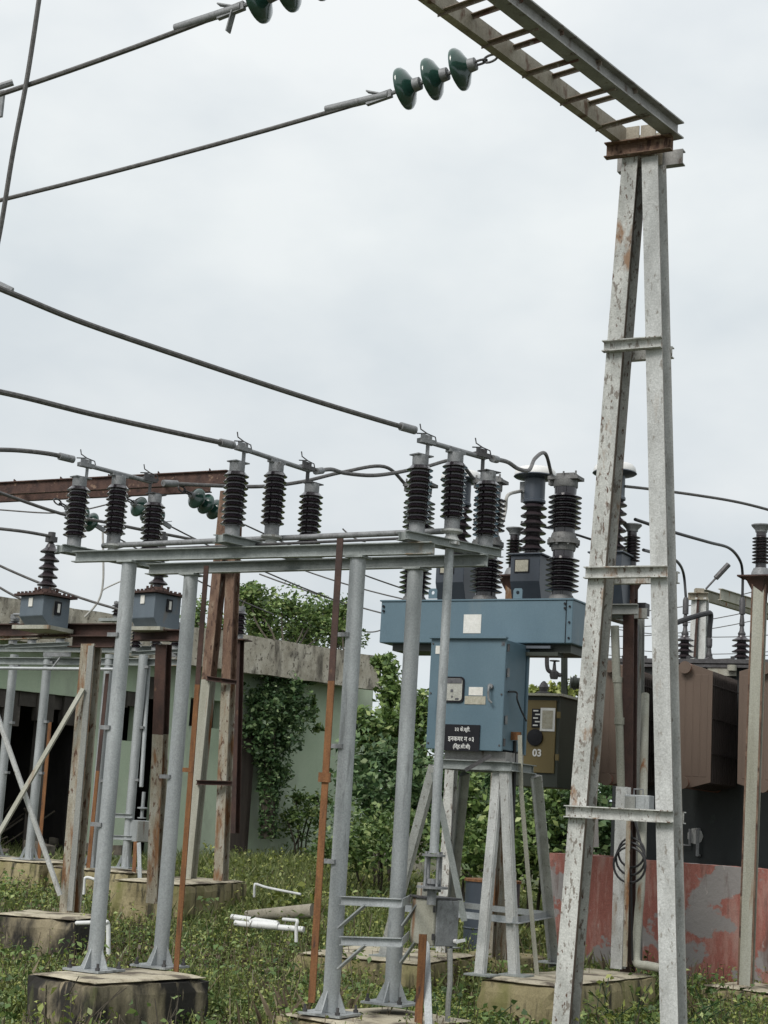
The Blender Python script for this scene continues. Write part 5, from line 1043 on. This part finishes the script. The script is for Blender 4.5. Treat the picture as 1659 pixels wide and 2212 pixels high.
for k in range(16):
    u = rg.uniform(-1.2, U(175)); z0 = zg(-3, 22) + .25; a = bp(u, vW + rg.uniform(.2, 1.6), z0); m.tube([a, a + bD * rg.uniform(-.9, .9) + Z * rg.uniform(.05, .7) + bN * rg.uniform(-.2, .4)], .014, 5)
tag(m.build('fallen_sticks', M['bark']), 'tangle of fallen sticks inside the dark opening of the building', 'sticks', kind='stuff')
# ================================================================ odds and ends on the ground
def pvc(name, pts, r, label, m_='pvc', cat='pipe', group=None): return tag(MB().tube(pts, r, 12).build(name, M[m_]), label, cat, group)
pvc('plastic_pipe', [at(500, 1981, 16.2), at(560, 1990, 16.1), at(600, 1996, 16.0)], .030, 'thick white plastic pipe lying in the grass, rear one of the pair', group='white pipes on the ground')
r_ = thing('plastic_pipe', at(515, 2000, 15.6), 'thick white plastic pipe with a wider collar, front one of the pair', 'pipe', 'white pipes on the ground')
MB().tube([at(508, 1994, 15.7), at(552, 1999, 15.6), at(656, 2008, 15.4)], .027, 14).build('pipe', M['pvc'], r_); MB().tube([at(540, 1996, 15.62), at(602, 2001, 15.5)], .036, 14).build('collar', M['pvc'], r_)
pvc('plastic_pipe', spline([at(640, 2035, 15.0), at(640, 2004, 15.0), at(642, 1990, 15.0), at(634, 1988, 15.05), at(612, 1986, 15.2)], 5), .016, 'thin white plastic pipe with an upright bend beside the thick white pair', group='white pipes on the ground')
m = MB(); a = at(532, 1977, 16.6); b = at(676, 1968, 16.3); m.tube([a, b], [.045, .072], 18); tag(m.build('cement_pipe', M['pipe_cement']), 'tapered grey cement pipe lying behind the white plastic pipes', 'pipe')
pvc('plastic_pipe', spline([at(234, 2063, 13.6), at(234, 2020, 13.6), at(233, 1996, 13.6), at(226, 1991, 13.6), at(200, 1993, 13.8), at(166, 1994, 14.0)], 5), .018, 'white plastic pipe bent into the ground just right of the first pipe pole', group='white pipes on the ground')
pvc('plastic_pipe', spline([at(181, 1932, 16.5), at(182, 1905, 16.5), at(184, 1897, 16.5), at(192, 1896, 16.5), at(205, 1900, 16.5)], 5), .015, 'thin white bent pipe left of the first pipe pole, by the stained plinth', group='white pipes on the ground')
pvc('plastic_pipe', spline([at(549, 1938, 17.5), at(550, 1914, 17.5), at(554, 1910, 17.5), at(580, 1918, 17.3), at(650, 1932, 17.1)], 5), .013, 'thin white pipe poking up in the grass right of the pale plinth', group='white pipes on the ground')
MB()
a = at(1286, 1830, 18.2); b = at(1284, 1745, 18.2); tag(MB().bar(a, b, .07, .04).build('fence_post', M['grey_paint']), 'short grey concrete post among the bushes behind the red wall', 'post')
# ================================================================ vegetation
def blob(n, c, r, g, shell=.55):
    d = g.normal(size=(n, 3)); d /= np.linalg.norm(d, axis=1)[:, None]; rad = (shell + (1 - shell) * g.random(n)) ** (1 / 1.0); return np.array(c) + d * rad[:, None] * np.array(r)
def bush(name, label, cat, blobs, leaf, per, mt='leaf', seed=1, stem=True, group=None, loc=None, dens=1.0, parts='foliage', aspect=.55):
    "blobs: (px, py, Y, rx, rz, ry) clumps of leaves; each gets its own spread so the outline stays ragged"
    g = np.random.default_rng(seed); pts = []
    for (px, py, Y, rx, rz, ry) in blobs:
        c = at(px, py, Y); k = int(per * dens * .8); sub = max(3, int(6 * rx / .4))
        for j in range(sub):
            cc = blob(1, c, (rx * .75, ry * .75, rz * .75), g, .2)[0]; s_ = g.uniform(.35, .65); pts.append(blob(k // sub, cc, (rx * s_, ry * s_, rz * s_), g, .3))
        pts.append(blob(k // 3, c, (rx * 1.15, ry * 1.15, rz * 1.2), g, .72))
    P = np.vstack(pts); lo = P[np.argmin(P[:, 2])]; base = loc or (P[:, 0].mean(), P[:, 1].mean(), zg(P[:, 0].mean(), P[:, 1].mean()))
    r = thing(name, base, label, cat, group)
    fo = leafmesh(parts, P, leaf, M[mt], r, seed=seed, aspect=aspect)
    if stem:
        m = MB(); bz = V(base)
        for (px, py, Y, rx, rz, ry) in blobs[:: max(1, len(blobs) // 5)]:
            c = at(px, py, Y); s0 = V((bz.x + (c.x - bz.x) * .3, bz.y + (c.y - bz.y) * .3, bz.z - .05)) if c.z > bz.z else c; m.tube(spline([s0, s0.lerp(c, .5) + V((g.uniform(-.1, .1), g.uniform(-.1, .1), 0)), c]), .014, 5)
        m.build('stems', M['bark'], r)
    return r
# on the roof
zR = zr_ + .02
bush('roof_shrub', 'leafy green shrub growing along the roof of the derelict building, right part', 'shrub', [(560, 1324, 26.7, 0.49, 0.45, .4), (610, 1319, 27.1, 0.54, 0.43, .4), (660, 1339, 27.5, 0.49, 0.37, .4), (690, 1324, 27.9, 0.32, 0.30, .3), (700, 1359, 27.9, 0.43, 0.30, .4), (540, 1294, 26.7, 0.28, 0.26, .3), (640, 1369, 27.3, 0.54, 0.24, .4), (575, 1369, 26.9, 0.54, 0.24, .4)], .085, 900, 'leaf', 3, loc=tuple(at(620, 1390, 25.5)))
bush('roof_shrub', 'leafy green shrub on the roof end of the derelict building, behind the third pipe pole', 'shrub', [(742, 1344, 28.3, 0.24, 0.45, .3), (745, 1319, 28.3, 0.15, 0.19, .2), (765, 1379, 28.7, 0.24, 0.19, .3), (735, 1384, 28.3, 0.32, 0.19, .3)], .08, 600, 'leaf', 4, loc=tuple(at(745, 1400, 26.5)))
bush('roof_shrub', 'small leafy shrub on the roof behind the rusty gantry legs', 'shrub', [(425, 1339, 26.1, 0.24, 0.37, .3), (420, 1374, 26.1, 0.22, 0.22, .3), (535, 1284, 26.5, 0.17, 0.13, .2), (480, 1359, 26.3, 0.32, 0.22, .3)], .08, 560, 'leaf', 5, loc=tuple(at(450, 1385, 24.3)))
# creeper tree on the wall
ct_ = bush('creeper_tree', 'dense creeper-covered small tree against the green wall of the derelict building', 'tree', [(600, 1500, WY(600), 0.39, 0.39, .3), (560, 1530, WY(560), 0.36, 0.43, .3), (630, 1530, WY(630), 0.36, 0.39, .3), (590, 1570, WY(590), 0.43, 0.36, .3), (555, 1585, WY(555), 0.28, 0.32, .25), (620, 1590, WY(620), 0.26, 0.28, .25), (605, 1460, WY(605), 0.24, 0.15, .2), (655, 1470, WY(655), 0.21, 0.06, .1), (575, 1630, WY(575), 0.21, 0.21, .2), (585, 1690, WY(585), 0.21, 0.28, .2), (600, 1665, WY(600), 0.24, 0.24, .2)], .085, 780, 'leaf_dark', 6, stem=False, loc=tuple(at(580, 1805, WY(580))), parts='crown')
m = MB(); m.tube(spline([at(578, 1812, WY(578)), at(580, 1700, WY(580)), at(584, 1600, WY(584)), at(590, 1520, WY(590))]), [.11] * 6 + [.10] * 6 + [.07] * 7, 10); m.build('trunk', M['bark'], ct_)
g = np.random.default_rng(8); k = 900; tt = g.random(k); a_, b_ = at(578, 1812, WY(578)), at(584, 1600, WY(584)); th = g.uniform(0, 6.28, k)
leafmesh('trunk_creeper', np.array(a_) + tt[:, None] * (np.array(b_) - np.array(a_)) + np.stack([np.cos(th) * .13, np.sin(th) * .13, 0 * th], 1), .075, M['leaf_dark'], ct_, seed=9)
bush('wall_creeper', 'thin strand of creeper hanging on the green wall right of the creeper tree', 'creeper', [(680, 1545, WY(680), 0.11, 0.11, .05), (686, 1575, WY(686), 0.11, 0.09, .05), (676, 1520, WY(676), 0.03, 0.11, .03)], .10, 50, 'leaf', 10, stem=False, loc=tuple(at(682, 1590, WY(682))))
bush('wall_creeper', 'sparse leafy stems growing up the foot of the green wall', 'creeper', [(640, 1730, WY(640), 0.32, 0.24, .2), (665, 1760, WY(665), 0.32, 0.24, .2), (620, 1770, WY(620), 0.32, 0.21, .2), (690, 1725, WY(690), 0.21, 0.15, .2), (650, 1800, WY(650), 0.54, 0.21, .3)], .085, 190, 'leaf', 11)
# creeper mass at the corner of the building
bush('creeper_mass', 'tall mass of creeper climbing the right corner of the derelict building', 'creeper', [(838, 1445, 24.6, .16, .22, .3), (845, 1490, 24.4, .22, .30, .3), (870, 1530, 24.2, .40, .36, .4), (905, 1530, 24.2, .34, .28, .4), (890, 1590, 24.0, .5, .4, .4), (840, 1600, 23.8, .34, .40, .3), (795, 1590, 23.4, .36, .36, .3), (925, 1570, 24, .3, .4, .3), (780, 1560, 23.4, .16, .2, .2), (860, 1560, 24, .4, .3, .4), (820, 1430, 24.7, .12, .08, .2)], .105, 560, 'leaf', 12)
bush('bush', 'dark green bush at the foot of the creeper mass, between the two right pipe poles', 'bush', [(790, 1650, 22.8, .46, .40, .4), (850, 1660, 22.8, .46, .40, .4), (905, 1660, 22.8, .46, .42, .4), (780, 1720, 22.4, .46, .40, .4), (840, 1730, 22.2, .50, .40, .4), (900, 1730, 22.2, .50, .40, .4), (945, 1690, 22.4, .40, .5, .4)], .10, 620, 'leaf_dark', 13)
bush('bush', 'yellowish green bush in front of the creeper mass, behind the third pipe pole', 'bush', [(790, 1790, 21.4, .46, .30, .4), (845, 1790, 21.2, .46, .32, .4), (760, 1830, 20.6, .46, .26, .4), (900, 1800, 21.0, .46, .32, .4), (820, 1830, 20.4, .5, .28, .4)], .075, 800, 'leaf', 14)
bush('bush', 'tall dark bush seen between the splayed legs under the blue cabinet', 'bush', [(975, 1680, 22, .5, .45, .4), (1030, 1690, 21.6, .46, .44, .4), (1085, 1700, 21.4, .46, .40, .4), (1000, 1770, 21.0, .5, .4, .4), (1065, 1770, 20.8, .5, .40, .4)], .10, 620, 'leaf_dark', 15)
bush('bush', 'bright leafy bush lower down between the splayed legs under the blue cabinet', 'bush', [(985, 1790, 19.8, .40, .34, .4), (1040, 1800, 19.6, .46, .36, .4), (1025, 1740, 20.0, .26, .40, .3), (1010, 1850, 19.2, .5, .3, .4), (1065, 1860, 19.0, .46, .3, .4), (1018, 1715, 20, .12, .18, .2)], .10, 520, 'leaf', 16)
bush('bush', 'leafy bush between the blue breaker and the left end of the red wall', 'bush', [(1130, 1770, 19.4, .40, .36, .4), (1170, 1790, 19.2, .34, .34, .4), (1150, 1850, 18.8, .46, .34, .4), (1190, 1740, 19.6, .3, .3, .3), (1120, 1840, 18.8, .4, .34, .4)], .095, 560, 'leaf', 17)
bush('bush', 'dark bush rising behind the red wall beside the left gantry leg', 'bush', [(1220, 1760, 19.6, .46, .36, .4), (1290, 1770, 19.6, .46, .34, .4), (1180, 1720, 20.2, .36, .2, .4), (1310, 1720, 19.8, .2, .14, .3), (1255, 1810, 19.2, .5, .30, .3), (1330, 1800, 19.4, .3, .3, .3)], .095, 520, 'leaf_dark', 18)
bush('bush', 'light green treetop peeping over the olive cubicle', 'bush', [(1185, 1496, 30, .34, .16, .4), (1215, 1494, 30, .3, .18, .4), (1245, 1492, 30, .34, .22, .4), (1160, 1500, 30, .3, .16, .3)], .12, 260, 'leaf_yellow', 19, loc=tuple(at(1200, 1560, 30)))
bush('bush', 'dark far bush filling the gap below the olive cubicle', 'bush', [(1150, 1640, 26, .7, .8, .5), (1080, 1640, 26, .7, .8, .5), (1240, 1660, 26, .7, .7, .5), (1020, 1620, 27, .7, .7, .5), (960, 1600, 27, .5, .7, .5)], .13, 620, 'leaf_dark', 20)
bush('treeline', 'dark line of distant trees low behind the bushes and the red wall', 'trees', [(x, 1740 + .059 * (x - 830), 44, 2.2, 1.3, .8) for x in range(560, 1760, 110)], .28, 700, 'leaf_dark', 21, stem=False)
# ---- ground cover
def fbm(x, y): return mnoise.noise(V((x * .55, y * .55, 7))) + .5 * mnoise.noise(V((x * 1.4, y * 1.4, 2)))
def low(x, y): return .35 if (.1 < x < 2.7 and 11.6 < y < 13.9) or (-2.5 < x < -.6 and 9.9 < y < 11.4) else 1.0
def scatter(n, y0, y1, seed, power=1.6):
    g = np.random.default_rng(seed); out = []
    Y = y0 * (y1 / y0) ** (g.random(n) ** 1.0); X = (g.random(n) - .5) * (.56 * Y + .8) + .02 * Y
    return X, Y, g
def cover(name, n, y0, y1, seed, leaf, mt, keep, hmax, thr, label=None):
    X, Y, g = scatter(n, y0, y1, seed); P = []; S = []
    for x, y in zip(X, Y):
        f_ = fbm(x, y)
        if keep(x, y, f_, g): P.append((x, y, zg(x, y) + .03 + low(x, y) * g.random() ** 1.6 * hmax * (.55 + .6 * max(0, f_ + .3)))); S.append(leaf * (y / 12) ** .45)
    o = leafmesh(name, P, np.array(S), M[mt], None, seed=seed, up=.7, aspect=.6); tag(o, kind='stuff'); return o
tag(cover('tall_weeds', 26000, 17, 27, 34, .042, 'leaf_yellow', lambda x, y, f_, g: x > -2.4 and not (abs(y - 15.0 - .15 * x) < 1.0) and g.random() < .8, .42, 0), 'taller yellow-green weeds near the derelict building', 'weeds')
def patch_bare(x, y): return mnoise.noise(V((x * 1.1 + 9, y * .55 + 3, 1))) > .24
def dirt(x, y):
    "bare strips seen in the photograph: around the white pipes, left of the stand, at the pale plinths"
    return (abs(y - 15.0 - .15 * x) < 1.0 and -2.6 < x < 1.6) or (abs(y - 16.6) < .8 and x < -2.0) or (13.6 < y < 14.6 and -3.4 < x < -1.4)
tag(cover('weeds', 170000, 8.6, 26, 31, .033, 'leaf', lambda x, y, f_, g: g.random() < (.30 if dirt(x, y) else (.30 if patch_bare(x, y) else 1.0)), .20, 0), 'low green weeds covering the yard', 'weeds')
tag(cover('bright_weeds', 150000, 8.6, 26, 32, .031, 'leaf_yellow', lambda x, y, f_, g: f_ > -.6 and g.random() < (.12 if dirt(x, y) else (.25 if patch_bare(x, y) else .9)), .24, 0), 'patches of yellow-green weeds in the yard', 'weeds')
tag(cover('dry_litter', 48000, 8.6, 24, 33, .045, 'dry', lambda x, y, f_, g: (dirt(x, y) or patch_bare(x, y)) or g.random() < .25, .10, 0), 'dry stalks and dead leaves on the bare patches', 'litter')
def blades(name, n, y0, y1, seed, mt, hlo, hhi, keep):
    X, Y, g = scatter(n, y0, y1, seed); v = []
    for x, y in zip(X, Y):
        if not keep(x, y, g): continue
        h = low(x, y) * g.uniform(hlo, hhi) * (1 + .3 * fbm(x, y)); a_ = g.uniform(0, 6.28); w_ = .0025 + .00022 * y; ln = g.normal(0, .28, 2) * h; z = zg(x, y) - .02; dx, dy = math.cos(a_) * w_, math.sin(a_) * w_
        v.append(((x - dx, y - dy, z), (x + dx, y + dy, z), (x + ln[0] * .55 + dx * .7, y + ln[1] * .55 + dy * .7, z + h * .65), (x + ln[0], y + ln[1], z + h)))
    v = np.array(v); o = quads(name, v, g.beta(2, 2, len(v)), M[mt]); tag(o, kind='stuff'); return o
tag(blades('tall_grass', 90000, 15.5, 27, 41, 'grass', .12, .36, lambda x, y, g: (x > -2.2 or y > 20) and not dirt(x, y) and g.random() < smooth(15.5, 18.5, y)), 'tall thin grass in front of the derelict building', 'grass')
tag(blades('short_grass', 150000, 8.6, 19, 42, 'grass', .07, .24, lambda x, y, g: g.random() < (.2 if dirt(x, y) else (.25 if patch_bare(x, y) else .8))), 'short wispy grass among the weeds', 'grass')
def stalks(name, n, y0, y1, seed, keep):
    "thin upright weeds with small leaves up the stem"
    X, Y, g = scatter(n, y0, y1, seed); v = []; P = []
    for x, y in zip(X, Y):
        if not keep(x, y, g): continue
        h = (.25 + .75 * low(x, y)) * low(x, y) ** .5 * g.uniform(.14, .40); z = zg(x, y) - .02; a_ = g.uniform(0, 6.28); w_ = .0022 + .00018 * y; ln = g.normal(0, .22, 2) * h; dx, dy = math.cos(a_) * w_, math.sin(a_) * w_
        v.append(((x - dx, y - dy, z), (x + dx, y + dy, z), (x + ln[0] + dx * .6, y + ln[1] + dy * .6, z + h), (x + ln[0] - dx * .6, y + ln[1] - dy * .6, z + h)))
        for q in range(7): t = g.uniform(.35, 1.03); P.append((x + ln[0] * t + g.normal(0, .022), y + ln[1] * t + g.normal(0, .022), z + h * t))
    v = np.array(v); o = quads(name, v, g.beta(2, 2, len(v)), M['dry']); tag(o, kind='stuff')
    l = leafmesh('stalk_leaves', P, .034, M['leaf_yellow'], None, seed=seed, up=.5, aspect=.42); tag(l, 'small pale leaves on the thin weed stalks', 'weeds', kind='stuff'); return o
tag(stalks('weed_stalks', 9000, 8.8, 21, 43, lambda x, y, g: g.random() < (.35 if dirt(x, y) else .5 + .5 * fbm(x, y))), 'thin brown weed stalks standing all over the yard', 'weeds')
def clumps(name, n, seed, mt, hlo, hhi, blades_):
    g = np.random.default_rng(seed); v = []
    X, Y, _ = scatter(n, 9.0, 23, seed)
    for x, y in zip(X, Y):
        if low(x, y) < 1 or dirt(x, y): continue
        H = g.uniform(hlo, hhi); z = zg(x, y) - .02
        for b in range(blades_):
            a_ = g.uniform(0, 6.28); r_ = abs(g.normal(0, .07)); bx, by = x + math.cos(a_) * r_, y + math.sin(a_) * r_; h = H * g.uniform(.5, 1.1); w_ = .0012 + .00011 * y; t_ = g.uniform(0, 3.14); dx, dy = math.cos(t_) * w_, math.sin(t_) * w_; lx, ly = math.cos(a_) * h * g.uniform(.1, .6), math.sin(a_) * h * g.uniform(.1, .6)
            v.append(((bx - dx, by - dy, z), (bx + dx, by + dy, z), (bx + lx * .45 + dx * .7, by + ly * .45 + dy * .7, z + h * .65), (bx + lx, by + ly, z + h * .95)))
    v = np.array(v); o = quads(name, v, np.clip(g.beta(2, 2, len(v)) + .1, 0, 1), M[mt]); tag(o, kind='stuff'); return o
tag(clumps('grass_clumps', 110, 51, 'grass', .10, .26, 45), 'clumps of longer grass dotted over the yard', 'grass')
tag(clumps('dead_stalks', 260, 52, 'dry', .14, .38, 14), 'tufts of dead brown stalks', 'weeds')
Xb, Yb, gb = scatter(420, 9.0, 22, 53); Pb = []
for x, y in zip(Xb, Yb):
    if dirt(x, y): continue
    h9 = gb.uniform(.12, .36) * low(x, y)
    for q in range(34): Pb.append((x + gb.normal(0, .11), y + gb.normal(0, .11), zg(x, y) + h9 * gb.random() + .02))
tag(leafmesh('broad_weeds', Pb, .062, M['leaf'], None, seed=54, up=.9, aspect=.62), 'broader-leaved weeds in scattered clumps', 'weeds', kind='stuff')
for k, (px, py, Y, lb_) in enumerate(((140, 2120, 10.6, 'bare twiggy weed left of the black-stained plinth'), (330, 2205, 10.2, 'tangle of thin stems in front of the black-stained plinth'), (1350, 2120, 12.6, 'small weed growing at the edge of the long stained plinth'), (1500, 2150, 12.6, 'leafy weeds at the foot of the red wall by the right gantry leg'), (640, 1895, 18, 'pale-leaved weed standing in the grass right of the pale plinth'), (950, 2150, 11.6, 'leafy weed in front of the yellowish plinth'))):
    g = np.random.default_rng(60 + k); c = at(px, py, Y); b0 = V((c.x, c.y, zg(c.x, c.y) - .02)); r = thing('weed_plant', b0, lb_, 'weed', 'single weeds'); m = MB(); P = []
    for j in range(14):
        h = g.uniform(.18, .46); d = V((g.normal(0, .16), g.normal(0, .16), 0)); s0 = b0 + V((g.normal(0, .12), g.normal(0, .10), 0)); p_ = [s0, s0 + d * .4 + Z * h * .6, s0 + d + Z * h]; m.tube(spline(p_, 3), .004, 4)
        for q in range(3 if k in (0, 1) else 9): f_ = g.uniform(.3, 1); P.append(np.array(s0 + d * f_ + Z * h * f_) + g.normal(0, .02, 3))
    m.build('stems', M['bark'] if k in (0, 1) else M['leaf_dark'], r); leafmesh('leaves', P, .06 if k != 4 else .12, M['leaf' if k % 2 else 'leaf_yellow'], r, seed=70 + k)
